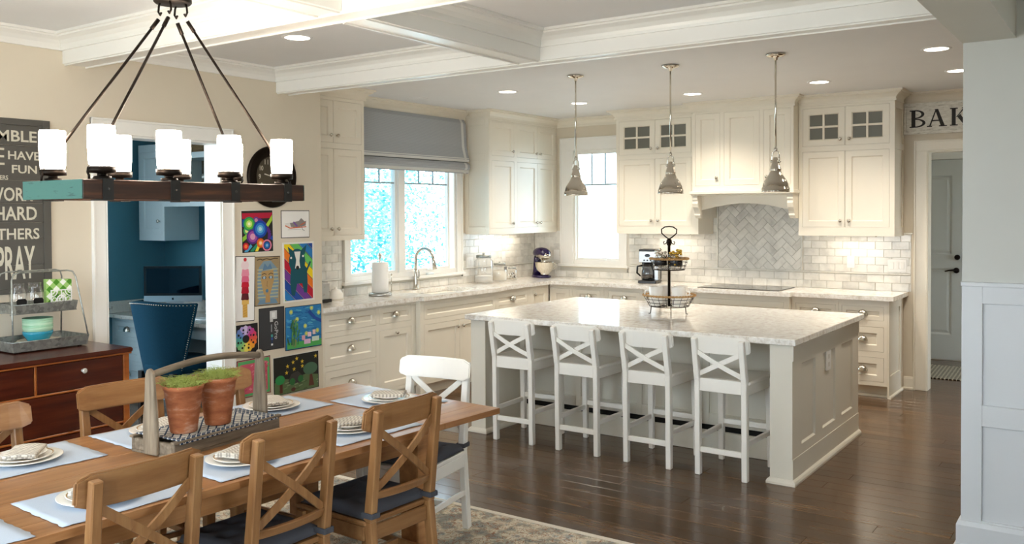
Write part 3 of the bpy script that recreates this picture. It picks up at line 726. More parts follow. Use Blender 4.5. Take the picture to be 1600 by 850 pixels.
for x, y, r in ((2.56, -.22, .08), (2.56, -.46, .10), (3.0, -.22, .10), (3.0, -.46, .08), (2.78, -.34, .11)): b.lathe([(r-.003, .0062), (r-.003, .0066), (r, .0066), (r, .0062)], (x, y, CT), 28)
b.done('burner_ring', plain('grey print', '70757a', .3), cook)
# under-cabinet lights
def under(x0, x1, y0, y1, label):
    t = thing('under_cabinet_light', label, 'light', ((x0+x1)/2, (y0+y1)/2, 1.448), group='strip lights under the wall cabinets', world=True)
    B().box(x0, x1, y0, y1, 1.446, 1.4575).done('housing', M['white'], t)
    L = bpy.data.lights.new('strip lamp', 'AREA'); L.shape = 'RECTANGLE'; L.size = x1-x0; L.size_y = y1-y0; L.energy = UNDER_W*max(x1-x0, y1-y0)/.5; L.color = WARM
    o = bpy.data.objects.new('strip_lamp', L); COL.objects.link(o); o.parent = t; o.location = (0, 0, -.004)
under(.10, .15, -1.10, -.45, 'slim light strip hidden under the corner upper cabinet')
under(1.62, 2.12, -.20, -.15, 'slim light strip hidden under the cabinet above the coffee maker')
under(3.55, 4.0, -.20, -.15, 'slim light strip hidden under the cabinet nearest the back doorway')
# ================= island =================
il = thing('kitchen_island', 'large greige kitchen island with panelled end and seating overhang', 'island', (3.05, -2.85, 0), world=True)
X0, X1, Y0, Y1, YB, ZT = 1.80, 4.296, -3.60, -2.02, -3.11, .874
b = B(); b.box(X0+.12, X1-.14, YB, Y1, .001, ZT)
b.done('body', I_, il)
b = B(FY(YB)); b.rect_hole(X0+.12, X1-.14, .190, ZT, 0, .016, [(1.98+.525*k, 2.46+.525*k, .27, .83) for k in range(4)]); b.done('back_panelling', I_, il, .002)
B(FY(YB)).box(X0+.121, X1-.141, .150, .196, .0005, .003).done('vent_gap', M['dark'], il)
B(FY(YB)).box(X0+.12, X1-.14, .001, .150, .0005, .024).done('kick_board', I_, il, .003)
B().box(X0, X0+.138, Y0, Y1, .001, ZT).done('end_panel', I_, il, .002)
b = B(); b.box(X1-.14, X1-.014, Y0, Y1, .001, ZT)
T = FX(X1); pn = [(-3.413, -3.119, .222, .735), (-2.954, -2.650, .228, .738), (-2.485, -2.186, .228, .740)]
b.T = T; b.rect_hole(Y0, Y1, .001, ZT, -.0145, 0, pn)
for p in pn:
    i = .010; q = lambda k, w: [(p[0]+k, p[2]+k, w), (p[1]-k, p[2]+k, w), (p[1]-k, p[3]-k, w), (p[0]+k, p[3]-k, w)]
    b.add(q(0, 0)+q(i, -.012), [(j, (j+1) % 4, 4+(j+1) % 4, 4+j) for j in range(4)]+[(4, 5, 6, 7)])
b.done('end_panel', I_, il)
B(T).box(Y0, Y1, .770, ZT, .0003, .006).done('apron_board', I_, il); B(T).box(Y0, Y1, .022, .160, .0003, .004).done('base_board', I_, il)
SH = [(0, 0), (.020, 0), (.020, .014), (.014, .026), (.005, .034), (0, .034)]
b = B(); b.sweep(SH, [(X0, Y1), (X0, Y0), (X0+.138, Y0), (X0+.138, YB)]); b.done('shoe_moulding', I_, il); b = B(); b.sweep(SH, [(X1-.14, YB), (X1-.14, Y0), (X1+.004, Y0), (X1+.004, Y1)]); b.done('shoe_moulding', I_, il)
it = thing('island_countertop', 'thick pale granite slab on the island', 'countertop', (3.06, -2.85, ZT), world=True)
b = B(); b.box(1.79, 4.335, -3.665, -2.0, ZT+.0005, .914); b.done('slab', M['granite'], it, .004)
ol = thing('island_outlet', 'white outlet plate on the middle end panel of the island', 'outlet', (4.29, -2.80, .665), world=True)
B(FX(X1-.012)).box(-2.857, -2.747, .60, .735, .0005, .010).done('plate', M['white'], ol, .002)
b = B(FX(X1-.012)); b.box(-2.822, -2.782, .625, .655, .0105, .012); b.box(-2.822, -2.782, .68, .71, .0105, .012); b.done('socket', paint('socket', 'dcdad4'), ol, .001)
# ================= outlets and switches =================
def plate(T, u, v, w, h, label, kind='o', n=1):
    o = thing('switch_plate' if kind == 's' else 'wall_outlet', label, 'switch' if kind == 's' else 'outlet', tuple(T @ Vector((u, v, .008))), world=True)
    B(T).box(u-w/2, u+w/2, v-h/2, v+h/2, .0085, .0145).done('plate', M['white'], o, .0015)
    for k in range(n):
        c = u+(k-(n-1)/2)*.046; b = B(T)
        if kind == 's': b.box(c-.016, c+.016, v-.033, v+.033, .0145, .019); b.done('rocker', M['white'], o, .001)
        else:
            for d in (-.02, .02): b.box(c-.016, c+.016, v+d-.014, v+d+.014, .0145, .016)
            b.done('socket', M['white'], o, .001)
plate(TY, 3.73, 1.195, .075, .12, 'white outlet on the tiles below the right upper cabinet')
plate(TY, 4.155, 1.17, .17, .12, 'triple white switch plate on the tiles beside the back doorway', 's', 3)
plate(TX, -1.30, 1.145, .12, .12, 'double white switch plate right of the sink window', 's', 2)
plate(TX, -.66, 1.185, .075, .12, 'white outlet on the tiles above the smallest jar')
plate(TY, .325, 1.185, .075, .12, 'white outlet on the tiles left of the narrow window')
plate(TX, -3.58, 1.215, .075, .12, 'white outlet on the tiles above the toaster')
# ================= pendants and recessed lamps =================
def revolve_pts(b, prof, c, n=24): b.lathe(prof, c, n)
pd = None
for x, lab in ((2.303, 'left polished nickel dome pendant over the island'), (3.135, 'middle polished nickel dome pendant over the island'), (3.938, 'right polished nickel dome pendant over the island')):
    if pd is None:
        pd = t = thing('pendant_light', lab, 'lamp', (x, -2.85, 1.83), 0, 'island pendants')
        B().lathe([(0, .969), (.066, .967), (.068, .960), (.05, .950), (.016, .944), (.012, .925), (0, .925)], n=24).done('canopy', M['chrome'], t)
        B().tube([(0, 0, .93), (0, 0, .30)], .0065, 8).done('rod', M['chrome'], t)
        b = B(); b.tube([(-.020, 0, .20), (-.026, 0, .235), (-.022, 0, .275), (0, 0, .295), (.022, 0, .275), (.026, 0, .235), (.020, 0, .20)], .0055, 6)
        b.lathe([(0, .31), (.011, .31), (.013, .295), (.008, .285), (0, .285)], n=12); b.bar((-.034, 0, .225), (-.034, 0, .29), .007, .012); b.ball((-.03, 0, .215), .009); b.ball((.03, 0, .215), .009); b.done('yoke', M['chrome'], t)
        B().lathe([(0, .245), (.014, .243), (.016, .225), (.022, .22), (.022, .205), (.029, .20), (.029, .187), (.035, .182), (.035, .168), (.040, .164), (.040, .152), (0, .152)], n=20).done('socket_cap', M['chrome'], t)
        B().lathe([(.034, .160), (.038, .146), (.047, .124), (.062, .102), (.078, .078), (.087, .056), (.091, .038), (.092, .031), (.096, .030), (.096, .008), (.099, .0), (.095, .0), (.089, .03), (.075, .075), (.03, .155)], n=32).done('shade', M['chrome'], t)
        B().ball((0, 0, .07), .028).done('bulb', plain('frosted bulb', 'f3efe6', .3), t)
    else: dup(pd, None, (x, -2.85, 1.83), 0, lab)
rc = None
for x, y, lab in ((1.71, -5.24, 'recessed ceiling lamp in the coffered bay behind the chandelier'), (1.307, -2.396, 'recessed kitchen ceiling lamp nearest the roman shade'), (1.387, -1.254, 'recessed kitchen ceiling lamp just right of the left pendant rod'),
                  (2.60, -1.219, 'recessed kitchen ceiling lamp in front of the hood crown'), (3.786, -1.276, 'recessed kitchen ceiling lamp in front of the right glass cabinet'),
                  (4.893, -2.387, 'large looking recessed ceiling lamp nearest the header beam'), (4.857, -1.247, 'recessed ceiling lamp half hidden by the right wall corner')):
    if rc is None:
        rc = t = thing('recessed_light', lab, 'light', (x, y, ZC), 0, 'recessed ceiling lamps')
        B().lathe([(.075, -.001), (.078, -.006), (.096, -.003), (.098, 0)], n=28).done('trim_ring', M['ceiling'], t)
        B().lathe([(0, -.004), (.077, -.0035)], n=24).done('lens', M['lens'], t)
    else: t = dup(rc, None, (x, y, ZC), 0, lab)
    L = bpy.data.lights.new('ceiling lamp', 'SPOT'); L.energy = LAMP_W; L.color = WARM; L.spot_size = R(130); L.spot_blend = .8; L.shadow_soft_size = .07
    o = bpy.data.objects.new('lamp', L); COL.objects.link(o); o.parent = t; o.location = (0, 0, -.03)
sp = thing('ceiling_speaker', 'flat white round ceiling speaker grille above the sink window', 'speaker', (.33, -2.52, ZC), 0)
B().lathe([(0, -.006), (.085, -.006), (.10, -.002), (.10, 0)], n=28).done('grille', M['ceiling'], sp)
# ================= roman shade =================
rs = thing('roman_shade', 'grey woven roman shade with pale side bands and painted backlit folds over the sink window', 'window shade', (.09, -2.32, 2.16), world=True)
y0, y1 = -3.235, -1.425
prof = [(.035, 2.70), (.060, 2.66), (.075, 2.40), (.098, 2.31), (.110, 2.268), (.102, 2.250), (.075, 2.247), (.072, 2.24), (.098, 2.232), (.118, 2.205), (.122, 2.175), (.105, 2.155), (.08, 2.152), (.078, 2.146), (.095, 2.140), (.096, 2.118), (.093, 2.116), (.04, 2.125), (.03, 2.16), (.03, 2.70)]
sweepY = lambda b, pr, a, c, m=None: b.add([(x, yy, z) for yy in (a, c) for x, z in pr], [(i, (i+1) % len(pr), len(pr)+(i+1) % len(pr), len(pr)+i) for i in range(len(pr))]+[tuple(range(len(pr)-1, -1, -1)), tuple(range(len(pr), 2*len(pr)))], m=m)
b = B(); sweepY(b, prof, y0, y1); b.done('shade_cloth', M['roman'], rs)
strip = lambda i0, i1, off=.0015: [(x+off, z) for x, z in prof[i0:i1]]+[(x-.001, z) for x, z in reversed(prof[i0:i1])]
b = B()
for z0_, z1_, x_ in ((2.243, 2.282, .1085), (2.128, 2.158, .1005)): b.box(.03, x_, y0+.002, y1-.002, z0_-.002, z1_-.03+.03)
b.done('painted_fold_light', M['band'], rs)  # pale colour stands in for daylight showing through the folds
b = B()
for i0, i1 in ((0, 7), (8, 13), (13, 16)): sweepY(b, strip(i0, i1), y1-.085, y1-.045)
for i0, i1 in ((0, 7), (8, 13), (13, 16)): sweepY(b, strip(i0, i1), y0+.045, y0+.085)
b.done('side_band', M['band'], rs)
RAIL = {M['oak'].name: M['oakx']}
# ================= stools and chairs =================
def rail(b, w, z0, z1, y, bow, th, rnd=.02, n=10, m=None):
    vs, fs = [], []
    for i in range(n+1):
        s = -1+2*i/n; x = w/2*s; yy = y-bow*(1-s*s); k = rnd*max(0, (abs(s)-.86)/.14)**2
        lean = .012
        vs += [(x, yy, z0+k*.8), (x, yy-lean, z1-k), (x, yy-lean-th, z1-k), (x, yy-th, z0+k*.8)]
    for i in range(n):
        a, c = i*4, i*4+4
        fs += [(a+j, a+(j+1) % 4, c+(j+1) % 4, c+j) for j in range(4)]
    fs += [(3, 2, 1, 0), tuple(range(n*4, n*4+4))]
    b.add(vs, fs, False, m)
def cross_back(t, mat, seat, top, wid, xp, ysf, yb, lean, low=None, xlow=None):
    # rear posts, curved top rail, crossed bars
    pw, pd_ = .036, .046; ztop = top-.018
    for s in (-1, 1):
        b = B(); b.bar((s*xp, ysf, .0), (s*xp, yb, seat), pw, pd_*.9, (0, 1, 0)); b.bar((s*xp, yb, seat-.001), (s*xp, yb-lean, ztop), pw, pd_, (0, 1, 0), h2=pd_*.72); b.done('leg', mat, t, .004)
    b = B(); rail(b, wid, top-.112, top, yb-lean+.062, .028, .020); b.done('top_rail', RAIL.get(mat.name, mat), t, .006, seg=2)
    yl = lambda z: yb-lean*(z-seat)/(ztop-seat)+.004
    zl = xlow; zh = top-.105
    for s, o in ((-1, 0), (1, .009)):
        b = B(); pts = []
        for k in range(7):
            f = k/6; z = zl+(zh-zl)*f; pts.append((s*(-1+2*f)*(xp-.012), yl(z)+o-.004-.02*math.sin(math.pi*f), z))
        for p, q in zip(pts, pts[1:]): b.bar(p, q, .010, .030, (0, 0, 1))
        b.done('cross_bar', mat, t)
    if low:
        b = B(); rail(b, 2*xp-pw+.004, low, low+.034, yl(low)+.012, .020, .022, 0); b.done('lower_rail', RAIL.get(mat.name, mat), t, .003)
def x_chair(name, label, mat, cush, cat='chair'):
    t = thing(name, label, cat); xp, seat, top = .175, .43, .905
    cross_back(t, mat, seat, top, .440, xp, -.250, -.205, .055, .515, .545)
    for s in (-1, 1): B().bar((s*.185, .195, 0), (s*.19, .19, .405), .036, .036, (0, 1, 0), w2=.046, h2=.046).done('leg', mat, t, .004)
    b = B(); b.prism([(-.205, .225), (-.20, -.20), (.20, -.20), (.205, .225)], .408, .430); b.done('seat', RAIL.get(mat.name, mat), t, .006)
    b = B(); b.box(-.165, .165, .185, .207, .345, .408); b.box(-.155, .155, -.215, -.195, .345, .408)
    for s in (-1, 1): b.box(s*.185-.011, s*.185+.011, -.19, .175, .345, .408)
    b.done('apron', RAIL.get(mat.name, mat), t, .003)
    b = B()
    for s in (-1, 1): b.bar((s*.178, -.215, .20), (s*.186, .19, .20), .016, .030)
    b.box(-.18, .18, -.02, 0, .19, .215); b.done('stretcher', mat, t, .003)
    if cush:
        def f(u, v):
            x, y = -.195+.39*u, -.185+.385*v; e = min(u, 1-u, v, 1-v); h = .040*min(1, (e*9))**.45 if e > 0 else 0
            for i in (-1, 0, 1):
                for j in (-1, 0, 1): h -= .026*math.exp(-((x-i*.11)**2+(y-.01-j*.11)**2)/.00055)
            return (x, y, .437+h)
        b = B(); b.grid(f, 30, 30, thick=.006); c = b.done('cushion', cush, t)
        b = B()
        for i in (-1, 0, 1):
            for j in (-1, 0, 1): b.ball((i*.11, .0075+j*.11, .458), .009, .009, .004, 8, 4)
        b.done('button', cush, c)
        for s in (-1, 1):
            b = B(); b.rect_hole(s*xp-.025, s*xp+.025, -.240, -.176, .445, .468, [(s*xp-.0185, s*xp+.0185, -.234, -.182)]); b.bar((s*.15, -.18, .455), (s*.165, -.165, .45), .03, .018); b.done('tie_strap', cush, c, .002)
    return t
def bar_stool(label):
    t = thing('bar_stool', label, 'stool', group='stools at the island'); mat = M['stool']; xp, seat, top = .157, .625, .908
    cross_back(t, mat, seat, top, .395, xp, -.205, -.215, .06, None, .655)
    for s in (-1, 1): B().bar((s*.172, .205, 0), (s*.165, .185, .60), .034, .034, (0, 1, 0), w2=.044, h2=.044).done('leg', mat, t, .004)
    B().prism([(-.195, .215), (-.185, -.20), (.185, -.20), (.195, .215)], .607, .630).done('seat', RAIL.get(mat.name, mat), t, .006)
    b = B(); b.box(-.15, .15, .175, .197, .54, .607); b.box(-.14, .14, -.225, -.20, .545, .630)
    for s in (-1, 1): b.bar((s*.160, -.20, .573), (s*.168, .17, .573), .02, .066)
    b.done('apron', RAIL.get(mat.name, mat), t, .003)
    b = B(); b.bar((-.15, -.207, .165), (.15, -.207, .165), .02, .036)
    b.bar((-.16, .197, .27), (.16, .197, .27), .022, .036)
    for s in (-1, 1): b.bar((s*.160, -.20, .235), (s*.170, .195, .235), .018, .034)
    b.done('stretcher', mat, t, .003)
    return t
st = bar_stool('white cross-back bar stool at the left end of the island')
st.location = (2.26, -3.485, 0); st.rotation_euler = (0, 0, R(2))
for x, y, rz, lab in ((2.81, -3.48, 0, 'second white cross-back bar stool from the left at the island'), (3.355, -3.48, 0, 'third white cross-back bar stool from the left at the island'), (3.875, -3.475, -1, 'white cross-back bar stool nearest the panelled right end post')):
    dup(st, None, (x, y, 0), R(rz), lab)
ch = x_chair('dining_chair', 'honey wood cross-back chair on the near side, left, closest to the camera', M['oak'], M['cushion'])
ch['group'] = 'wooden dining chairs'; ch.location = (3.22, -7.43, .0122); ch.rotation_euler = (0, 0, R(90))
for x, y, rz, lab in ((3.237, -6.84, 90, 'honey wood cross-back chair in the middle of the near side'), (3.278, -6.26, 88, 'honey wood cross-back chair on the near side by the table leg'),
                      (2.435, -7.375, -88, 'honey wood cross-back chair on the dresser side, half out of the picture at left'), (2.385, -6.735, -97, 'honey wood cross-back chair on the dresser side behind the wooden caddy'),
                      (2.53, -6.325, -90, 'honey wood cross-back chair on the far side, peeping between pot and caddy post')):
    dup(ch, None, (x, y, .0122), R(rz), lab)
wc = x_chair('white_dining_chair', 'white painted cross-back chair at the head of the table', M['stool'], M['cushion'])
wc.location = (2.97, -5.60, .0122); wc.rotation_euler = (0, 0, R(180+9))
# ================= rug and table =================
def rugmat():
    t = NT('patterned rug'); v = t.coord(); a = t.noise(v, 9, 3, .6); n = t.n.new('ShaderNodeTexNoise'); t.link(v, n.inputs['Vector']); n.inputs['Scale'].default_value = 14; n.inputs['Distortion'].default_value = 2.2; n.inputs['Detail'].default_value = 2
    c = t.ramp(a, [(.38, '8f9089'), (.46, 'a39f92'), (.52, 'c9bda6'), (.6, 'd8cdb9'), (.68, '9aa09c')])
    m = t.ramp(n.outputs['Fac'], [(.44, 0.), (.47, 1.), (.49, 1.), (.52, 0.)]); c = t.mix(c, '8a5236', t.math('MULTIPLY', m, .75))
    m2 = t.ramp(n.outputs['Fac'], [(.60, 0.), (.63, .8), (.66, 0.)]); c = t.mix(c, '54463a', m2)
    h = t.noise(v, 400, 2); t.bump(h, .4, .002); return t.out(c, .95, 0, .1)
rg = thing('area_rug', 'floral beige and grey rug with pale border under the dining table', 'rug', (3.0, -7.2, 0), world=True)
B().box(1.68, 4.62, -9.4, -5.065, .0008, .010).done('pile', rugmat(), rg, .002)
b = B(); b.rect_hole(1.65, 4.65, -9.43, -5.03, .0006, .0115, [(1.68, 4.62, -9.4, -5.065)]); b.done('border', cloth('rug border', 'd8cfc0', 200), rg)
TABRZ = -.0495; TC = (2.871, -6.811); TL, TWD = 2.60, 1.09
tb = thing('dining_table', 'long honey pine dining table set for a meal', 'table', (TC[0], TC[1], .0115), TABRZ)
H = .74-.0115
nb = 8; bw = TWD/nb; bm_ = None
for i in range(nb):
    for a, c in ((-TL/2, TL/2-.40), (TL/2-.3988, TL/2)):
        B().box(-TWD/2+i*bw+.0004, -TWD/2+(i+1)*bw-.0004, a, c, H-.028, H).done('board', M['pine'], tb, .0012)
for x in (-.405, .405):
    for y in (-.86, .86):
        B().bar((x, y, 0), (x, y, H-.030), .10, .10, (0, 1, 0), w2=.125, h2=.125).done('leg', M['pine'], tb, .005)
b = B()
for s in (-1, 1): b.box(s*.41-.012, s*.41+.012, -.80, .80, H-.135, H-.030); b.box(-.36, .36, s*.87-.012, s*.87+.012, H-.135, H-.030); b.box(s*.30-.02, s*.30+.02, .86, 1.25, H-.065, H-.031)
b.done('apron', M['pine'], tb, .003)
# ---- place settings ----
def placemat():
    b = B(); n = 16; rgm = random.Random(4)
    e = [rgm.uniform(-.004, .004) for _ in range(200)]
    def f(u, v):
        k = int(v*n); j = int(u*n)
        return ((u-.5)*.36+e[k]*(abs(u-.5) > .49), (v-.5)*.48+e[j+40]*(abs(v-.5) > .49), .0035+.0015*math.sin(u*9)*math.sin(v*7)*(1-abs(2*u-1)))
    b.grid(f, n, n, thick=.0016); return b
PM = placemat().done('placemat', M['linen'])
pmo = None
def plate_b(r, z):
    p = [(0, z), (r*.6, z), (r*.68, z+.004), (r*.98, z+.012), (r, z+.014), (r*.98, z+.0155), (r*.68, z+.0075), (r*.6, z+.0042), (0, z+.004)]
    return B().lathe(p, n=36)
rimm = plain('gold line on china', 'b08b4f', .3)
def pdinner(name, r): o = plate_b(r, 0).done(name, M['china']); return o
PD = pdinner('dinner_plate', .138); PS = pdinner('salad_plate', .108); PB = pdinner('side_plate', .082)
b = B(); b.lathe([(.100, .0143), (.103, .0151), (.1045, .0156), (.1035, .0145)], n=36); pr = b.done('gold_rim', rimm, PS)
b = B()
def nf(u, v):
    x, y = (u-.5)*.115, (v-.5)*.165
    return (x, y, .022+.006*math.sin(u*3.1)*(.6+.4*math.cos(v*5))-.012*max(0, v-.8)*4*.4)
b.grid(nf, 10, 14, thick=.008); b.grid(lambda u, v: tuple(Vector(nf(u*.96+.03, v*.96))-Vector((.004, 0, .0092))), 10, 14, thick=.007)
NP = b.done('napkin', M['napkin'])
BASEZ = .7405
sets = [('N', 3.185, -7.42, 'near side, left place, behind the closest chair'), ('N', 3.205, -6.86, 'near side, middle place by the caddy'), ('N', 3.20, -6.275, 'near side place closest to the white chair'),
        ('F', 2.50, -7.335, 'far side, left place in full view'), ('F', 2.53, -6.755, 'far side place half hidden by the caddy'), ('F', 2.555, -6.175, 'far side place right of the caddy'), ('E', 2.925, -5.735, 'head of the table by the white chair'), ('N', 3.165, -7.985, 'place whose corner shows at the left picture edge')]
def clone(o, x, y, z, rz, label, cat, group):
    c = dup(o, None, (x, y, z), rz); tag(c, label, cat, group); return c
for i, (sd, x, y, where) in enumerate(sets):
    base = {'N': 0, 'F': math.pi, 'E': math.pi/2}[sd]+TABRZ; jit = [.05, -.1, .08, 0., .12, -.05, .1, 0][i]
    px = {'N': .0, 'F': .0, 'E': 0}[sd]
    ox, oy = {'N': (-.0, .03), 'F': (0, 0), 'E': (0, 0)}[sd]
    clone(PM, x+ox, y+oy, BASEZ, base, 'pale blue linen placemat, '+where, 'placemat', 'linen placemats')
    if i == 7: continue
    clone(PD, x, y, BASEZ+.0062, 0, 'white dinner plate, '+where, 'plate', 'dinner plates')
    clone(PS, x+.004, y-.004, BASEZ+.0138, 0, 'gold rimmed salad plate, '+where, 'plate', 'salad plates')
    clone(PB, x-.002, y, BASEZ+.0216, 0, 'small white side plate, '+where, 'plate', 'side plates')
    clone(NP, x-.01*math.cos(base), y, BASEZ+.0216+.003, base+[.5, .4, -.2, .9, .5, 1.2, .6, 0][i], 'folded woven napkin, '+where, 'napkin', 'folded napkins')
for o in (PM, PD, PB, NP, pr, PS): bpy.data.objects.remove(o)
# ---- caddy with pots ----
CX, CY = 2.813, -6.722
cd = thing('wooden_caddy', 'weathered grey wooden tool caddy with bowed handle on the table', 'caddy', (CX, CY, .7406), R(4.7))
l, w = .280, .130; b = B()
b.box(-w, w, -l, l, 0, .010); b.done('bottom_board', M['weatherh'], cd)
for s in (-1, 1):
    B().box(s*(w-.008)-.008, s*(w-.008)+.008, -l, l, .0102, .056).done('side_board', M['weatherh'], cd, .002)
    B().box(-w+.0165, w-.0165, s*(l-.008)-.008, s*(l-.008)+.008, .0102, .056).done('end_board', M['weatherh'], cd, .002)
    B().box(s*(w-.006)-.012, s*(w-.006)+.012, -l-.006, l+.006, .0565, .066).done('rim_board', M['weatherh'], cd, .002)
    y = s*(l+.0085); hp = [(-.038, .004), (.038, .004), (.042, .06), (.041, .13), (.031, .22), (.024, .31), (.022, .325), (.014, .34), (0, .346), (-.014, .34), (-.022, .325), (-.024, .31), (-.031, .22), (-.041, .13), (-.042, .06)]
    b = B(Matrix(((1, 0, 0, 0), (0, 0, -1, y+.0065 if s > 0 else y+.0065), (0, 1, 0, 0), (0, 0, 0, 1)))); b.prism(hp, -.002, .013); b.done('end_post', M['weather'], cd, .003)
b = B(); b.tube([(0, -l-.01+(2*l+.02)*k/14, .318+.028*math.sin(math.pi*k/14)) for k in range(15)], [.0145]*15, 10); b.done('handle', M['weatherh'], cd)
ln = thing('caddy_liner', 'navy and cream lattice cloth draped over the caddy tray', 'cloth', (CX, CY, .7406), R(4.7))
def lf(u, v):
    x, y = (u-.5)*.275, (v-.5)*.520; e = abs(u-.5)*2
    return (x, y, .0695+.0025*math.sin(v*25+u*4)*(1-e)+(-.016*max(0, e-.93)/.07))
b = B(); b.grid(lf, 24, 40, thick=.003)
b.mi = [0 if 3 <= (i % 960) % 24 < 21 and 2 <= (i % 960)//24 < 36 else 1 for i in range(len(b.mi))]
b.done('cloth', [M['liner'], weave('cream on navy border cloth', '2a3c55', 'cfcabf', 40, .95, 'lattice')], ln)
t = NT('washed terracotta'); v = t.coord((3, 3, 9), (.35, .2, 0)); n = t.noise(v, 2.6, 6, .65)
M['terra'] = t.out(t.ramp(n, [(.35, '93502f'), (.52, 'b0683f'), (.66, 'c89a80')]), .8)
M['moss'] = plain('moss strand', 'a9b45c', .9)
def pot(x, y, label, seed, h):
    t = thing('terracotta_pot', label, 'plant pot', (x, y, .8132), .4*seed)
    B().lathe([(0, 0), (.050, 0), (.053, .004), (.0755, .172*h/.19), (.0775, .172*h/.19), (.080, h-.012), (.0815, h), (.075, h), (.072, h-.02), (.048, .01), (0, .01)], n=36).done('pot', M['terra'], t)
    b = B().lathe([(.073, h-.018), (.06, h-.004), (.03, h+.008), (0, h+.012)], n=20); rgm = random.Random(seed)
    for i in range(420):
        a = rgm.random()*6.283; r = .073*math.sqrt(rgm.random()); p = Vector((r*math.cos(a), r*math.sin(a), h-.012+.016*(1-(r/.073)**2))); d = rgm.random()*6.283
        k = .014+.026*rgm.random(); q = p+Vector((math.cos(d)*k, math.sin(d)*k, .010+.022*rgm.random())); e = q+Vector((math.cos(d+1.2)*k*.8, math.sin(d+1.2)*k*.8, rgm.uniform(-.008, .008)))
        b.tube([p, q, e], [.0011, .0009, .0004], 3)
    b.done('moss', M['moss'], t, kind='stuff')
pot(2.857, -6.874, 'left terracotta pot of green moss in the wooden caddy', 3, .192)
pot(2.852, -6.706, 'right terracotta pot of green moss in the wooden caddy', 8, .198)
# ================= chandelier =================
HX, HY, HZ = 2.90, -6.93, 1.75
hd = thing('chandelier', 'rustic wooden beam chandelier with eight lit glass cups', 'chandelier', (HX, HY, HZ))
hw_, hl = .20, .49
tt_ = NT('worn teal end paint'); tea = tt_.out(tt_.mix('3f6f66', '1f3a37', tt_.ramp(tt_.noise(tt_.coord((3, 3, 14)), 4, 4, .6), [(.58, 0.), (.68, .8)])), .65)
for s in (-1, 1):
    B().box(s*(hw_-.036)-.036, s*(hw_-.036)+.036, -hl, hl, 0, .068).done('side_beam', M['beam'], hd, .003)
    B().box(-hw_+.073, hw_-.073, s*(hl-.036)-.035, s*(hl-.036)+.035, .001, .067).done('end_beam', M['beam'], hd, .003)
    B().box(-hw_+.001, hw_-.001, s*(hl+.0015)-.001, s*(hl+.0015)+.001, .001, .067).done('end_face', tea, hd)
ys = [-.40, -.135, .135, .40]
for s in (-1, 1):
    for y in ys:
        x = s*(hw_-.036); b = B(); b.box(x-.039, x+.039, y-.020, y+.020, .0685, .072); b.box(x-.039, x+.039, y-.020, y+.020, -.004, -.0005)
        b.box(s*hw_-.0005 if s > 0 else s*hw_-.0035, s*hw_+.0035 if s > 0 else s*hw_+.0005, y-.020, y+.020, -.004, .072); b.ball((s*(hw_+.004), y, .034), .005); b.done('iron_strap', M['iron'], hd)
        B().lathe([(0, .072), (.030, .072), (.030, .080), (.016, .082), (.016, .090), (.046, .092), (.047, .114), (.043, .114), (0, .1135)], (x, y, 0), 24).done('lamp_cup', M['bronze'], hd)
        B().lathe([(.0, .1145), (.040, .1145), (.043, .13), (.0455, .18), (.0455, .245), (.044, .257), (.041, .257), (.0425, .24), (.040, .13), (0, .12)], (x, y, 0), 28).done('glass_shade', M['shade'], hd)
for sx in (-1, 1):
    for sy in (-1, 1):
        x, y = sx*(hw_-.04), sy*(hl-.045)
        p0 = Vector((x, y, .10)); p1 = Vector((sx*.030, sy*.036, .722)); d = (p1-p0).normalized()
        b = B(); b.tube([p0+d*.05, p1-d*.05], .0055, 8); b.done('rod', M['bronze'], hd)
        b = B(); b.tube([(x, y, .068), (x, y, .082), (x-.010*sx, y, .095), (x-.004*sx, y, .112), (x+.008*sx, y, .108)], .0042, 6)
        b.tube([p0+d*.012+Vector((.009*math.cos(a), 0, .009*math.sin(a))) for a in [k*math.pi/4 for k in range(8)]], .003, 5, True); b.tube([p0+d*.02, p0+d*.055], .008, 8)
        b.done('hook', M['bronze'], hd); b = B(); b.tube([p1+Vector((0, 0, .06)), p1+Vector((.008*sx, 0, .045)), p1+Vector((.012*sx, 0, .022)), p1+Vector((0, 0, .008)), p1+Vector((-.008*sx, 0, .018))], .0042, 6); b.tube([p1-d*.06, p1-d*.012], .008, 8)
        b.done('hook', M['bronze'], hd)
B().lathe([(0, .777), (.066, .777), (.072, .783), (.072, .826), (.066, .83), (.02, .832), (.02, .8695), (0, .8695)], n=32).done('canopy', M['bronze'], hd)
# ================= sideboard and what stands on it =================
DZ = .93
dr = thing('dresser', 'dark red mahogany dresser with pale edges against the left wall', 'dresser', (.95, -6.85, 0), world=True)
dx0, dx1, dy0, dy1 = .645, 1.275, -7.60, -6.115
b = B(); b.box(dx0, dx1-.03, dy0+.02, dy1-.018, .06, .90); b.done('carcass', M['mahog'], dr, .003)
b = B(); b.box(dx0, dx1+.008, dy0, dy1, .903, DZ); b.done('top', M['mahog'], dr, .006, seg=2)
b = B(); b.box(dx0, dx1+.002, dy0+.006, dy1-.006, .894, .9025)
for y in (dy0+.02, dy1-.053): b.box(dx1-.03, dx1-.006, y, y+.035, .0, .894)
b.box(dx1-.03, dx1-.008, dy0+.05, dy1-.05, .727, .738); b.box(dx1-.03, dx1-.008, dy0+.05, dy1-.05, .50, .511); b.box(dx1-.03, dx1-.008, dy0+.05, dy1-.05, .27, .281)
b.box(dx1-.03, dx1-.008, -6.672, -6.660, .738, .894); b.box(dx1-.03, dx1-.008, dy0+.05, dy1-.05, .06, .08); b.box(dx0+.01, dx0+.05, dy1-.053, dy1-.018, 0, .06); b.box(dx0+.01, dx0+.05, dy0+.02, dy0+.055, 0, .06)
b.done('frame', M['mahogedge'], dr, .002)
kn = plain('cut glass knob', 'b4aea4', .08)
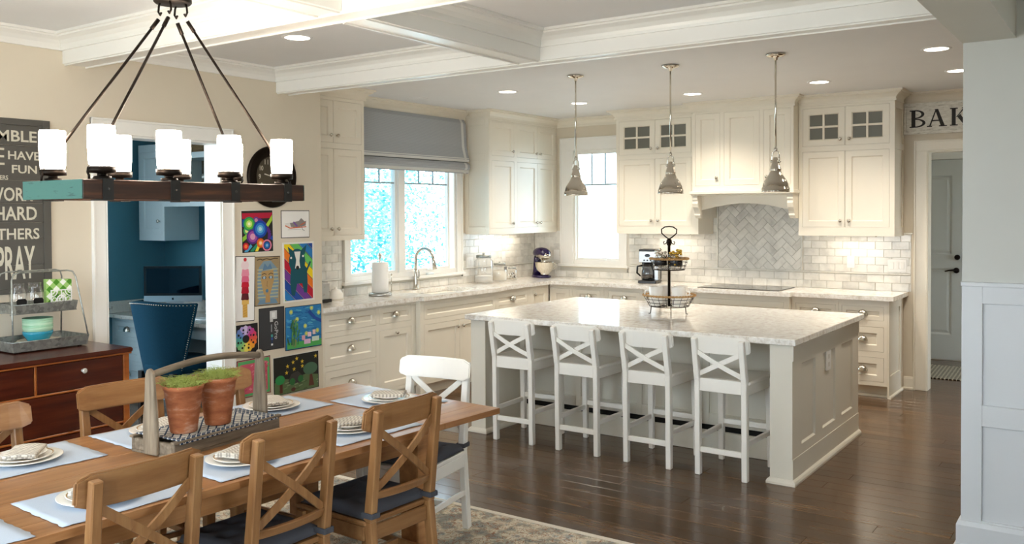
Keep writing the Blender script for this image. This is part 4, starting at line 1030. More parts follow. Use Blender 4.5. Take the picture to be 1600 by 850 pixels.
knm = None
for a, c, d, e, ks in ((-6.660, dy1-.054, .739, .893, (-6.41,)), (dy0+.056, -6.673, .739, .893, (-7.1,)), (dy0+.056, dy1-.054, .512, .726, (-6.41, -7.25)), (dy0+.056, dy1-.054, .282, .499, (-6.41, -7.25)), (dy0+.056, dy1-.054, .081, .269, (-6.41, -7.25))):
    f = B().box(dx1-.03, dx1-.010, a+.002, c-.002, d+.002, e-.002).done('drawer', M['mahog'], dr, .002)
    for k in ks:
        bb = B(FX(dx1-.010) @ Matrix.Translation((k, (d+e)/2+.02, 0))); bb.lathe([(.008, 0), (.006, .012), (.013, .018), (.015, .026), (.010, .032), (0, .033)], n=10, sm=False); bb.done('knob', kn, f)
# two tier galvanised stand
sx0, sx1, sy0, sy1 = .70, .99, -6.645, -6.225
ts = thing('tiered_tray', 'two tier galvanised metal tray stand on the dresser', 'tray', (.85, -6.43, DZ), world=True)
def tray(x0, x1, y0, y1, z0, h, name):
    b = B(); th = .002; f = .008
    P = lambda k, z: [(x0-k, y0-k, z), (x1+k, y0-k, z), (x1+k, y1+k, z), (x0-k, y1+k, z)]
    ring = [(j, (j+1) % 4, 4+(j+1) % 4, 4+j) for j in range(4)]
    b.add(P(0, z0)+P(f, z0+h), ring+[(3, 2, 1, 0)]); b.add(P(-.002, z0+.002)+P(f-.002, z0+h), ring+[(3, 2, 1, 0)])
    b.tube([p for p in P(f-.001, z0+h)], .003, 6, True); return b.done(name, M['zinc'], ts)
tray(sx0, sx1, sy0, sy1, DZ+.008, .055, 'lower_tray'); tray(.745, .945, -6.605, -6.265, 1.142, .052, 'upper_tray')
for x in (sx0+.03, sx1-.03):
    for y in (sy0+.03, sy1-.03): B().box(x-.008, x+.008, y-.008, y+.008, DZ+.0005, DZ+.008).done('foot', M['black'], ts)
for x0, x1 in ((sx0-.006, .775), (sx1+.006, .915)):
    xm = lambda f: x0+(x1-x0)*f; ya, yb = sy0-.004, sy1+.004; pts = []
    for f in (0, .5, .9): pts.append((xm(f), ya+.035*f, .985+.385*f))
    pts += [(x1, ya+.045, 1.364), (x1, ya+.075, 1.372), (x1, yb-.075, 1.372), (x1, yb-.045, 1.364)]
    for f in (.9, .5, 0): pts.append((xm(f), yb-.035*f, .985+.385*f))
    B().tube(pts, .0045, 8).done('frame_hoop', M['zinc'], ts)
for x in (.775, .915): B().tube([(x, sy0+.02, 1.140), (x, sy1-.02, 1.140)], .003, 6).done('shelf_rail', M['zinc'], ts)
tt = [('blue', '1f86a0'), ('a', '9fc4a6'), ('b', '8fbd9c'), ('c', 'a9ccb0'), ('d', '98c3a5'), ('e', '8cb89a')]
cy_ = -6.445; cxb = .86
for k, (n, c) in enumerate((('lower', '3a8fb5'), ('middle', 'cfd3c4'), ('upper', 'd8d4c2'))):
    p = thing('plate', ['blue edged plate at the bottom of the pile in the tray', 'pale plate in the middle of the pile in the tray', 'cream plate on top of the pile in the tray'][k], 'plate', (cxb, cy_+.005*k, DZ+.0105+.010*k), group='plates in the galvanised tray')
    r = (.128, .124, .118)[k]; B().lathe([(0, 0), (r*.6, 0), (r, .016), (r*.99, .019), (r*.6, .006), (0, .006)], n=32).done('plate', plain('glaze %d' % k, c, .2), p)
z = DZ+.040
for k, (n, c) in enumerate(tt):
    p = thing('bowl', ['teal bowl at the bottom of the stack on the plates', 'mint bowl second from the bottom of the stack', 'mint bowl third from the bottom of the stack', 'mint bowl fourth from the bottom of the stack', 'mint bowl fifth from the bottom of the stack', 'mint bowl on top of the stack with blue inside'][k], 'bowl', (cxb, cy_, z), group='bowls in the galvanised tray')
    h = .062; B().lathe([(0, 0), (.046, 0), (.055, .006), (.078, h*.72), (.080, h), (.077, h), (.050, .010), (0, .006)], n=32).done('bowl', plain('bowl glaze '+n, c, .2), p)
    z += .024 if k == 0 else .0125
def mug_jar(y, label):
    t = thing('jar_mug', label, 'jar', (.875, y, 1.145), R(0), 'handled glass jars on the tray'); t.scale = (1.25,)*3
    B().lathe([(0, .001), (.030, 0), (.034, .006), (.0345, .085), (.030, .102), (.027, .108), (.027, .128), (.0285, .129), (.0285, .132), (.0255, .132), (.0255, .106), (.0325, .083), (.032, .008), (0, .006)], n=24).done('glass', M['glass'], t)
    B().tube([(.0, .033, .09), (0, .055, .088), (.0, .060, .06), (0, .050, .032), (0, .033, .03)], .005, 6).done('handle', M['glass'], t)
    b = B(Matrix(((0, 0, 1, .0), (1, 0, 0, 0), (0, 1, 0, 0), (0, 0, 0, 1)))); b.prism([(-.022, .042), (-.016, .034), (.016, .034), (.022, .042), (.022, .056), (.016, .064), (-.016, .064), (-.022, .056)], .033, .0365); b.done('chalk_label', M['black'], t)
mug_jar(-6.562, 'glass jar mug with black label, left on the upper tray'); mug_jar(-6.468, 'glass jar mug with black label, beside the gingham napkins')
nh = thing('napkin_holder', 'white pierced metal napkin holder on the upper tray', 'napkin holder', (.875, -6.325, 1.1455), world=True)
b = B(FX(.905)); u0, u1, v0, v1 = -6.392, -6.268, 1.1465, 1.262
b.rect_hole(u0, u1, v0, v1, 0, .004, [(u0+.006, u1-.006, v0+.006, v1-.006)]); um, vm = (u0+u1)/2, (v0+v1)/2
ringp = lambda cu, cv, r, q=.0035: b.tube([(cu+r*math.cos(k*.3927), cv+r*math.sin(k*.3927), .002) for k in range(16)], q, 5, True)
ringp(um, vm, .025); ringp(um, vm, .010)
for k in range(6): a = k*math.pi/3; ringp(um+.016*math.cos(a), vm+.016*math.sin(a), .006, .002)
for cu_, cv_, a0 in ((u0+.004, v0+.004, 0), (u1-.004, v0+.004, 1), (u1-.004, v1-.004, 2), (u0+.004, v1-.004, 3)):
    for r_ in (.020, .036): b.tube([(cu_+r_*math.cos((a0+k/6)*math.pi/2), cv_+r_*math.sin((a0+k/6)*math.pi/2), .002) for k in range(7)], .003, 5)
for sg_ in (-1, 1): ringp(um+sg_*.040, vm, .012, .0025); b.tube([(um, vm+sg_*.027, .002), (um, vm+sg_*.054, .002)], .003, 5)
b.T = None; b.box(.845, .905, u0, u1, 1.1445, 1.1465); b.done('holder', M['white'], nh)
gn = thing('gingham_napkins', 'green and white gingham paper napkins standing in the holder', 'napkins', (.875, -6.33, 1.147), world=True)
b = B(FX(.872)); b.prism([(-6.408, 1.147), (-6.262, 1.147), (-6.259, 1.318), (-6.409, 1.325)], -.012, .018)
t = NT('diagonal gingham'); v = t.coord((18, 18, 18), (R(45), 0, 0)); sp_ = t.n.new('ShaderNodeSeparateXYZ'); t.link(v, sp_.inputs[0])
a = t.math('GREATER_THAN', t.math('FRACT', sp_.outputs[1]), .5); c = t.math('GREATER_THAN', t.math('FRACT', sp_.outputs[2]), .5)
b.done('napkins', t.out(t.ramp(t.math('MULTIPLY', t.math('ADD', a, c), .5), [(.0, 'f2f4ea'), (.45, '9cc46f'), (.9, '4a8a1c')], 'CONSTANT'), .8), gn)
# ================= wall sign with lettering =================
sg = thing('word_sign', 'charcoal board wall sign with cream capital words above the dresser', 'sign', (.63, -6.6, 1.24), world=True)
gy = paint('charcoal board', '57544f', .7, .12)
b = B(FX(XA)); uR, uL, vB, vT = -6.240, -7.02, 1.232, 2.262
zs = [1.262, 1.40, 1.555, 1.652, 1.765, 1.90, 2.105, 2.225]
for a, c in zip(zs, zs[1:]): b2 = B(FX(XA)).box(uL+.05, uR-.045, a+.0008, c-.0008, .002, .0105).done('plank', gy, sg, .001)
b.box(uL, uL+.05, vB, vT, .001, .016); b.box(uR-.045, uR, vB, vT, .001, .016); b.box(uL, uR, vT-.037, vT, .0015, .0155); b.box(uL, uR, vB, vB+.030, .0015, .0155); b.done('frame', gy, sg, .001)
cr = plain('cream letter paint', 'cfc9b8', .8)
L_ = lambda s, a, c, d, e: text(B(FX(XA)), s, a, c, d, e, .0102, .0118).done('lettering', cr, sg, kind='stuff')
L_('MBLE', -6.545, -6.318, 2.127, 2.192); L_('E', -6.545, -6.506, 1.987, 2.086); L_('HAVE', -6.485, -6.302, 2.021, 2.071); L_('FUN', -6.465, -6.32, 1.941, 1.989); L_('ERS', -6.533, -6.487, 1.901, 1.927)
L_('WORK', -6.60, -6.345, 1.777, 1.857); L_('HARD', -6.565, -6.324, 1.665, 1.745); L_('THERS', -6.555, -6.311, 1.551, 1.617); L_('PRAY', -6.56, -6.339, 1.318, 1.512)
# ================= clock =================
ck = thing('wall_clock', 'round dark bronze wall clock behind the chandelier', 'clock', (XA, -4.545, 1.975), world=True)
TC_ = FX(XA) @ Matrix.Translation((-4.545, 1.975, 0))
B(TC_).lathe([(0, .001), (.232, .001), (.235, .012), (.220, .030), (.205, .022), (.198, .036), (.178, .024), (.168, .030), (.160, .020), (0, .018)], n=48).done('case', M['bronze'], ck)
B(TC_).lathe([(0, .0215), (.158, .0215)], n=36).done('dial', paint('brown dial', '453d30', .6), ck)
b = B(TC_)
for k in range(1, 13):
    a = math.pi/2-k*math.pi/6; w_ = .018 if k < 10 else .032; text(b, str(k), .128*math.cos(a)-w_/2, .128*math.cos(a)+w_/2, .128*math.sin(a)-.018, .128*math.sin(a)+.018, .0216, .0224)
b.done('numerals', cr, ck, kind='stuff')
b = B(TC_); b.bar((0, 0, .024), (-.085, .02, .024), .008, .002, (0, 0, 1)); b.done('hand', cr, ck); b = B(TC_); b.bar((0, 0, .026), (.03, .12, .026), .006, .002, (0, 0, 1)); b.lathe([(0, .028), (.008, .026), (.008, .022)], n=10); b.done('hand', cr, ck)
# ================= children's drawings =================
_cm = {}
def flat(c):
    if c not in _cm: _cm[c] = paint('crayon '+c, c, .85, .10)
    return _cm[c]
class Art:
    def __init__(s, label, u0, u1, v0, v1, paper, edge=None, tilt=0.):
        uc, vc = (u0+u1)/2, (v0+v1)/2; s.w, s.h = u1-u0, v1-v0
        s.o = thing('drawing', label, 'drawing', (XA, uc, vc), 0, "children's drawings on the wall")
        s.T = FX(0) @ Matrix.Rotation(R(tilt), 4, 'Z') @ Matrix.Translation((-s.w/2, -s.h/2, 0)) @ Matrix.Diagonal((s.w, s.h, 1, 1)); s.b = B(s.T); s.mats = []; s.z = .0042
        i = .0
        if edge: B(s.T).box(0, 1, 0, 1, .0005, .0025).done('backing', flat(edge), s.o); i = 1
        du, dv = (.005/s.w, .005/s.h) if edge else (0, 0)
        B(s.T).box(du, 1-du, dv, 1-dv, .0026 if edge else .0005, .004).done('paper', flat(paper), s.o)
        s.lim = (.015+du, .985-du, .015+dv, .985-dv)
    def poly(s, p, c):
        p = clip(p, *s.lim)
        if len(p) < 3: return s
        if c not in s.mats: s.mats.append(c)
        s.z += .00006; s.b.add([(x, y, s.z) for x, y in p], [tuple(range(len(p)))], m=s.mats.index(c)); return s
    def disc(s, x, y, r, c, ry=None, n=20): return s.poly(circle(x, y, r, n, (ry or r*s.w/s.h)), c)
    def line(s, pts, wd, c):
        for (x0, y0), (x1, y1) in zip(pts, pts[1:]):
            dx, dy = (x1-x0)*s.w, (y1-y0)*s.h; l_ = math.hypot(dx, dy) or 1; k = wd*s.w/2; ou, ov = -dy/l_*k/s.w, dx/l_*k/s.h
            s.poly([(x0+ou, y0+ov), (x0-ou, y0-ov), (x1-ou, y1-ov), (x1+ou, y1+ov)], c)
        return s
    def rect(s, a, c, d, e, col): return s.poly([(a, d), (c, d), (c, e), (a, e)], col)
    def end(s): s.b.done('crayon_drawing', [flat(c) for c in s.mats], s.o)
a = Art('drawing of bright coloured planets and bubbles on black paper', -4.832, -4.536, 1.404, 1.724, '2a2826', 'e4e0d6', 1)
a.rect(0, 1, .80, .93, 'b01838').line([(.55, .78), (.78, .62), (.88, .45), (.86, .30)], .10, '5a2a80').line([(0, .30), (.2, .42)], .10, '8ac23a').line([(.1, .02), (.3, .18)], .08, '4aa0cc').line([(.28, .02), (.5, .2)], .08, '2f8f6a').line([(.44, .02), (.56, .2)], .08, 'ead53a')
a.line([(.8, .62), (1, .85)], .09, 'a5cc3a').line([(.92, .35), (1, .3)], .1, '2048a8').disc(.08, .70, .1, '2048a8')
for x, y, rs_ in ((.46, .76, (('6a3a8a', .09), ('c98ab0', .05))), (.16, .52, (('4aa85a', .10), ('d8e08a', .05))), (.24, .68, (('1f8a5a', .18), ('58b83a', .14), ('c8e070', .09), ('f0f0d0', .04))), (.34, .38, (('5a2a80', .19), ('9a4a9a', .14), ('d79ab8', .08))), (.58, .55, (('1640a0', .22), ('2878c8', .16), ('68b8dc', .10), ('b8e0ec', .05))), (.58, .22, (('e0621c', .12), ('f0a040', .07), ('f6d8b0', .04))), (.12, .16, (('c81830', .09), ('f07838', .05))), (.78, .16, (('e080a0', .15), ('2a2826', .11), ('2060b0', .09), ('78b8dc', .04)))):
    for c, r in rs_: a.disc(x, y, r, c)
a.end()
a = Art('framed pencil drawing of a single running shoe on white', -4.459, -4.172, 1.505, 1.720, 'efece8', '1d1b1a')
a.poly([(.12, .52), (.2, .42), (.5, .38), (.86, .44), (.88, .62), (.82, .60), (.70, .72), (.62, .62), (.4, .56)], '8a8482').poly([(.12, .52), (.2, .42), (.34, .40), (.3, .54)], 'e0dcd8').line([(.14, .45), (.3, .36), (.6, .38), (.88, .40)], .03, 'd06a48').line([(.42, .58), (.56, .42)], .05, '7a5a9a').line([(.66, .46), (.84, .56)], .03, 'c86848').line([(.72, .42), (.74, .30), (.82, .26)], .015, '6a6a74').line([(.22, .30), (.7, .31)], .008, 'b0acaa')
a.end()
a = Art('tall narrow cut-paper ice cream cone with many scoops', -4.893, -4.715, .899, 1.383, 'eeebe8', '1d1b1a', -1.5)
a.poly([(.40, .06), (.64, .06), (.62, .27), (.38, .27)], 'd8a850').rect(.34, .70, .26, .34, 'dfb660')
for k in range(5): a.line([(.40, .07+.04*k), (.62, .10+.04*k)], .012, 'b8863a')
for y, c in ((.38, '5a1c22'), (.48, 'b0142c'), (.575, 'c81a34'), (.655, 'e0688a'), (.745, 'e890a8')): a.poly([(.30, y-.045), (.36, y-.055), (.50, y-.05), (.64, y-.058), (.70, y-.04), (.66, y+.055), (.34, y+.055)], c)
a.disc(.48, .86, .20, 'f0d8dc', .07).disc(.48, .945, .08, 'c83038')
a.end()
a = Art('brown paper drawing of a face in a striped blue headdress', -4.716, -4.473, .999, 1.372, 'a08a68', '1d1b1a', -.5)
hd_ = [(.14, .12), (.10, .5), (.16, .78), (.34, .90), (.62, .91), (.86, .76), (.94, .48), (.90, .14)]
a.poly([(.1, .03), (.9, .03), (.82, .12), (.5, .16), (.2, .12)], '6d8aa0').poly(hd_, '7c93a0')
for k in range(9): a.rect(.10, .92, .16+.07*k, .185+.07*k, 'b3b08e')
a.poly([(.40, .06), (.60, .06), (.58, .22), (.42, .22)], 'b08a58').poly([(.24, .50), (.34, .24), (.48, .18), (.60, .24), (.74, .50), (.72, .72), (.26, .70)], 'b0905f').poly([(.30, .72), (.68, .74), (.60, .86), (.50, .78), (.38, .86)], '5e7f9c')
for x in (.36, .62): a.disc(x, .57, .085, '44566a', .03).disc(x, .57, .045, '9db4c4').line([(x-.09, .63), (x, .655), (x+.09, .635)], .02, '2a2622')
a.disc(.47, .30, .055, '4f7694').line([(.48, .50), (.46, .40), (.5, .39)], .014, '7a5c38').line([(.08, .93), (.2, .95), (.3, .93), (.45, .955), (.6, .93), (.75, .955), (.9, .95)], .03, '54442e')
a.end()
a = Art('teal four-legged animal on diagonal rainbow stripes', -4.447, -4.128, 1.003, 1.472, 'e8e4dc', None, .5)
cs = ['b81830', 'e87820', 'f0d420', '68c060', '2878b8', '20489a', '703a90']; a.lim = (.05, .95, .03, .97)
for k in range(16):
    y = -1.2+k*.17; a.poly([(0, y+.62), (1, y), (1, y+.16), (0, y+.78)], cs[k % 7]); a.line([(0, y+.78), (1, y+.16)], .012, '1a1a1a')
tl = '15505c'
a.poly([(.26, .12), (.36, .10), (.44, .30), (.60, .30), (.66, .14), (.76, .14), (.78, .34), (.76, .55), (.62, .66), (.36, .64), (.24, .52), (.22, .34)], tl).line([(.74, .50), (.88, .66)], .05, tl).disc(.45, .68, .26, tl, .21).poly([(.22, .78), (.16, .93), (.34, .85)], tl).poly([(.56, .85), (.76, .95), (.70, .78)], tl)
a.poly([(.36, .84), (.56, .84), (.52, .68), (.55, .56), (.38, .56), (.42, .70)], 'e8e6e0').disc(.46, .57, .05, '1a1a1a').disc(.26, .74, .028, 'e8e6e0').disc(.64, .76, .028, 'e8e6e0')
a.end()
a = Art('rainbow wheel of little faces on black paper', -4.913, -4.691, .66, .876, '1c1a1c', None, 1)
for k in range(16):
    c = ['d0c0e0', 'b0a0d8', '7088c8', '5080b8', '50a0a0', '58b088', '80c080', 'b0cc70', 'e8d860', 'f0c040', 'f0a030', 'e87830', 'e05848', 'd84068', 'c04088', 'b078b8'][k]
    t0 = math.pi/2-.2+k*math.pi/8; t1 = t0+math.pi/8+.01; a.poly([(.5+.14*math.cos(t0), .5+.14*math.sin(t0)), (.5+.43*math.cos(t0), .5+.43*math.sin(t0)), (.5+.47*math.cos((t0+t1)/2), .5+.47*math.sin((t0+t1)/2)), (.5+.43*math.cos(t1), .5+.43*math.sin(t1)), (.5+.14*math.cos(t1), .5+.14*math.sin(t1))], c)
for k in range(8):
    t0 = k*math.pi/4+.3
    a.disc(.5+.33*math.cos(t0), .5+.33*math.sin(t0), .04, '1c1a1c').disc(.5+.23*math.cos(t0+.2), .5+.23*math.sin(t0+.2), .03, '1c1a1c')
a.end()
a = Art('charcoal black drawing of white lettering set sideways', -4.680, -4.436, .657, .980, '3a3a3c', '141414')
b = a.b; a.mats.append('c8c8c8'); b.T = a.T @ Matrix.Translation((.60, .66, 0)) @ Matrix.Diagonal((1/a.w, 1/a.h, 1, 1)) @ Matrix.Rotation(R(-90), 4, 'Z'); text(b, 'GoPro', .0, .135, .0, .034, .0042, .0052, m=0); b.T = a.T
a.rect(.42, .70, .72, .92, 'cfcfcf').rect(.50, .62, .76, .88, 'e8e8e8').rect(.42, .54, .66, .74, 'c4c4c4').rect(.46, .53, .30, .36, '48a8a0').rect(.46, .53, .23, .285, '3058a8').rect(.46, .53, .16, .215, '283858').rect(.46, .53, .10, .145, 'e8e8e8').rect(.46, .50, .42, .60, '909498')
a.end()
a = Art('framed crayon landscape of blue sky, green bush and pale houses', -4.428, -4.053, .628, .967, '2f7fb8', '17171a')
rg_ = random.Random(11)
for k in range(60):
    x, y = rg_.random(), .25+.75*rg_.random(); a.line([(x-.07, y), (x, y+.02*rg_.uniform(-1, 1)), (x+.07, y+.03*rg_.uniform(-1, 1))], .022, rg_.choice(['4a9cd0', '2460a0', '5ab0c8', '1f6aa8', '3a8ac0']))
for x, y in ((.14, .88), (.30, .70), (.52, .52), (.70, .93), (.90, .80), (.86, .38), (.55, .34)): a.disc(x, y, .05, 'a8c488').disc(x, y, .022, 'e8d850')
a.rect(0, 1, 0, .18, '4fa858').line([(.62, .86), (.80, .68), (1, .58)], .07, '1f4a98')
for k in range(26): x = .20+.13*rg_.uniform(-1, 1); y = .05+.5*rg_.random(); a.line([(x, y), (x+.05*rg_.uniform(-1, 1), y+.16)], .035, rg_.choice(['3f7a48', '5c9858', '2f5f40', '7a8a58']))
for x, y, w_, c in ((.48, .10, .18, 'dcb8d4'), (.70, .14, .20, 'cfe0d0'), (.58, .26, .10, 'e8c8d8'), (.42, .20, .09, 'e0a8b8'), (.72, .30, .08, 'e8d0c8')): a.rect(x, x+w_, y, y+.11, c)
a.end()
a = Art('pink and green drawing low on the wall behind the caddy', -4.885, -4.575, .33, .614, 'c8586c', '1d1b1a', 1)
for q in ((0, .10, 0, 1), (.9, 1, 0, 1), (0, 1, .88, 1), (0, 1, 0, .1)): a.rect(*q, '58a868')
for k in range(40): x, y = .12+.76*rg_.random(), .12+.74*rg_.random(); a.line([(x, y), (x+.06, y+.03)], .03, rg_.choice(['d87888', 'b84860', 'e08898']))
a.end()
a = Art('night forest drawing with yellow stars and two trees', -4.551, -4.085, .29, .593, '22241f', 'd8d4cc', .5)
a.poly([(0, 0), (1, 0), (1, .36), (.7, .44), (.4, .36), (.2, .42), (0, .34)], '5a6e4a').poly([(.30, .30), (.38, .50), (.52, .55), (.64, .40), (.60, .24), (.36, .22)], '3d3a38')
for k in range(20): x = rg_.random(); y = .05+.26*rg_.random(); a.line([(x, y), (x+.08, y+.02)], .02, rg_.choice(['6f8458', '4a5c3c', '7c8c66']))
a.rect(.13, .19, .06, .34, '5a3024').disc(.14, .40, .10, '2f8a4c', .12).poly([(.76, .10), (.88, .10), (.83, .46), (.79, .46)], '5a3428').disc(.80, .56, .16, '4a6a52', .16).disc(.42, .10, .05, '54342c', .05).disc(.40, .30, .06, '2f6a3a').disc(.58, .34, .06, '2f6a3a')
for x, y in ((.28, .56), (.30, .72), (.42, .80), (.50, .88), (.62, .78), (.92, .86), (.44, .62), (.62, .66)):
    a.poly([(x+(.042 if k % 2 == 0 else .016)*math.cos(math.pi/2+k*math.pi/5), y+(.062 if k % 2 == 0 else .024)*math.sin(math.pi/2+k*math.pi/5)) for k in range(10)], 'd8b83c')
a.end()
# ================= office =================
OT = M['offtrim']; OG = M['granite2']
dk = thing('office_desk', 'built-in desk with speckled granite top in the blue office', 'desk', (-.9, -4.05, 0), world=True)
b = B(); b.box(-1.945, -.17, -4.385, -3.755, .725, .76); b.box(-1.945, -.17, -3.775, -3.7515, .7605, .87); b.box(-1.945, -1.925, -4.36, -3.776, .7605, .87); b.done('granite_top', OG, dk, .002)
b = B(); b.box(-1.0, -.21, -4.33, -4.30, .61, .7245); b.box(-.21, -.17, -4.34, -3.76, .001, .7245); b.box(-1.02, -1.0, -4.33, -3.76, .001, .7245); b.done('desk_frame', OT, dk)
dc = cabinet('desk_drawer_cabinet', 'pale drawer cabinet under the left end of the office desk', FY(-4.33), -1.94, -1.025, .09, .724, .55, [('w', -1.90, -1.48, .55, .69, [('c', -1.69, .62)]), ('w', -1.90, -1.48, .33, .52, [('c', -1.69, .43)]), ('w', -1.90, -1.48, .11, .30, [('c', -1.69, .21)]), ('w', -1.45, -1.05, .55, .69, [('c', -1.25, .62)]), ('d', -1.45, -1.05, .11, .52, [('k', -1.10, .46)])], OT, None, True)
ouc = cabinet('office_wall_cabinet', 'pale wall cabinet with knobbed door above the computer', FY(-4.13), -1.79, -1.385, 1.447, 2.35, .375, [('d', -1.765, -1.42, 1.50, 2.28, [('k', -1.46, 1.63)])], OT)
sh = thing('office_shelf', 'pale open wall shelf unit beside the office wall cabinet', 'shelf', (-1.0, -4.0, 1.78), world=True)
b = B(); y0, y1 = -4.13, -3.756
b.box(-1.383, -.17, y0, y1, 1.770, 1.805); b.box(-1.383, -.17, y0, y1, 2.205, 2.248); b.box(-1.36, -1.32, y0, y1, 1.806, 2.204); b.box(-.21, -.17, y0, y1, 1.806, 2.204); b.box(-1.383, -.17, y0-.012, y0, 2.20, 2.252); b.box(-1.383, -.17, y0-.012, y0, 1.765, 1.81)
b.box(-1.383, -.17, y1-.01, y1, 1.806, 2.204, 1); b.done('shelf_frame', [OT, paint('taupe shelf back', '7d7566', .6)], sh)
def bk():
    t = NT('wicker'); n = t.n.new('ShaderNodeTexWave'); t.link(t.coord((1, 1, 1), (0, R(45), 0)), n.inputs['Vector']); n.inputs['Scale'].default_value = 22; n.inputs['Distortion'].default_value = 4; n.inputs['Detail'].default_value = 3
    t.bump(n.outputs['Fac'], .8, .006); return t.out(t.mix('3a2a18', '94774c', n.outputs['Fac']), .8)
wk = bk()
for k, (x0, x1, lab) in enumerate(((-1.37, -1.07, 'dark wicker basket on top of the office shelf, left'), (-1.05, -.70, 'wicker basket on top of the office shelf beside the door jamb'))):
    t = thing('basket', lab, 'basket', ((x0+x1)/2, -3.97, 2.2485), world=True); xm = (x0+x1)/2; hx = (x1-x0)/2; b = B()
    P = lambda s_, z, i=0: [(xm-hx*s_+i, -3.97-.14*s_+i, z), (xm+hx*s_-i, -3.97-.14*s_+i, z), (xm+hx*s_-i, -3.97+.14*s_-i, z), (xm-hx*s_+i, -3.97+.14*s_-i, z)]
    ring = [(j, (j+1) % 4, 4+(j+1) % 4, 4+j) for j in range(4)]
    b.add(P(.9, 2.249)+P(1, 2.45), ring+[(3, 2, 1, 0)]); b.add(P(.9, 2.26, .01)+P(1, 2.45, .01), ring+[(3, 2, 1, 0)])
    for z in (2.275, 2.31, 2.345, 2.38, 2.415, 2.445): b.tube(P(.9+.1*(z-2.249)/.2+.01, z), .010, 6, True)
    b.done('wicker', wk, t)
jr = thing('lidded_jar', 'clear lidded jar on the office shelf', 'jar', (-.90, -4.02, 1.8055)); B().lathe([(0, .001), (.05, 0), (.055, .01), (.055, .17), (.035, .20), (.035, .21), (.031, .21), (.031, .20), (.051, .17), (.051, .01), (0, .006)]).done('glass', M['glass'], jr)
B().lathe([(0, .21), (.044, .2105), (.046, .22), (.046, .25), (.02, .262), (.012, .275), (0, .278)]).done('lid', M['zinc'], jr)
im = thing('computer', 'all-in-one desktop computer with black screen on the office desk', 'computer', (-1.235, -4.17, .7605), R(37))
B().lathe([(0, 0)], n=4) if False else None
b = B(); b.box(-.095, .095, -.02, .15, 0, .006); b.bar((0, .12, .006), (0, .085, .20), .16, .010, (0, 1, 0)); b.done('stand', M['alu'] if 'alu' in M else M.setdefault('alu', metal('brushed aluminium', 'c4cace', .35)), im, .001)
b = B(); b.box(-.264, .264, .055, .075, .125, .455); b.done('back_shell', M['alu'], im, .004)
B().box(-.264, .264, .046, .0545, .125, .182).done('chin', M['alu'], im, .001)
b = B(); b.box(-.264, .264, .046, .0545, .1825, .455); b.done('bezel', M['black'], im, .001)
B().box(-.240, .240, .0445, .0458, .205, .435).done('screen', plain('dark glossy screen', '04101c', .03), im)
b = B(Matrix(((1, 0, 0, 0), (0, 0, -1, .0459), (0, 1, 0, 0), (0, 0, 0, 1)))); ap = [(0, .0075), (.005, .0095), (.0085, .006), (.0065, .001), (.0085, -.004), (.005, -.0105), (0, -.009), (-.005, -.0105), (-.0095, -.003), (-.0085, .006), (-.005, .0095)]
b.prism([(x, y+.1535) for x, y in ap], 0, .0012); b.prism([(0, .1640), (.002, .1665), (.0045, .1675), (.003, .1645)], 0, .0012); b.done('emblem', M['black'], im)
kb = thing('keyboard', 'slim pale keyboard on the office desk', 'keyboard', (-.72, -4.15, .7605), R(8)); b = B(); b.box(-.14, .14, -.055, .055, 0, .006); b.done('base', M['alu'], kb, .001); b = B()
for i in range(11):
    for j in range(4): b.box(-.132+i*.0242, -.112+i*.0242, -.048+j*.0245, -.028+j*.0245, .0062, .009)
b.done('keys', M['white'], kb, kind='stuff')
ms = thing('mouse', 'small dark mouse on the office desk', 'mouse', (-.46, -4.08, .7605)); B().ball((0, 0, .010), .028, .045, .012).done('shell', M['black'], ms)
cbl = thing('cable', 'white cable curling behind the computer on the desk', 'cable', (-.98, -3.95, .762)); B().tube([(-.12, .05, .006), (-.02, .02, .008), (.06, .06, .03), (.10, .12, .08), (.06, .165, .11), (0, .165, .05)], .0045, 6).done('cord', M['white'], cbl)
# upholstered office chair
oc = thing('upholstered_chair', 'teal blue upholstered chair with nailhead trim at the office desk', 'chair', (-.70, -4.62, 0), R(6))
def shell(u, v, off=0.):
    s = -1+2*u; z = .335+.625*v
    hw = (.235+.125*v-.055*math.sin(math.pi*min(1, v*1.25))*(1 if v < .8 else 0)*0 + .0); hw = .22+.15*v**.8
    y = -.10-.13*v+.29*abs(s)**2.3*(.35+.65*v); return (s*hw, y-off*0, z+.012*math.cos(s*3.1)*v)
b = B(); b.grid(lambda u, v: shell(u, v), 24, 16, thick=.045); b.done('backrest', M['teal'], oc, .0)
b = B()
P = [shell(.015, .1+.88*k/30) for k in range(31)]+[shell(.015+.97*k/44, .985) for k in range(1, 45)]+[shell(.985, .98-.88*k/30) for k in range(1, 31)]
for p in P: b.ball((p[0]*1.002, p[1]-.004, p[2]), .0062, None, None, 6, 4)
b.done('nailheads', M['nickel'], oc, kind='stuff')
B().lathe([(0, .36), (.24, .36), (.26, .38), (.265, .44), (.24, .475), (0, .485)], (0, .14, 0), 28).done('seat', M['teal'], oc)
for x, y in ((-.19, -.06), (.19, -.06), (-.19, .34), (.19, .34)): B().bar((x*1.1, y, 0), (x, y*.9, .37), .028, .028, (0, 1, 0), w2=.045, h2=.045).done('leg', plain('dark chair leg', '17110d', .4), oc)
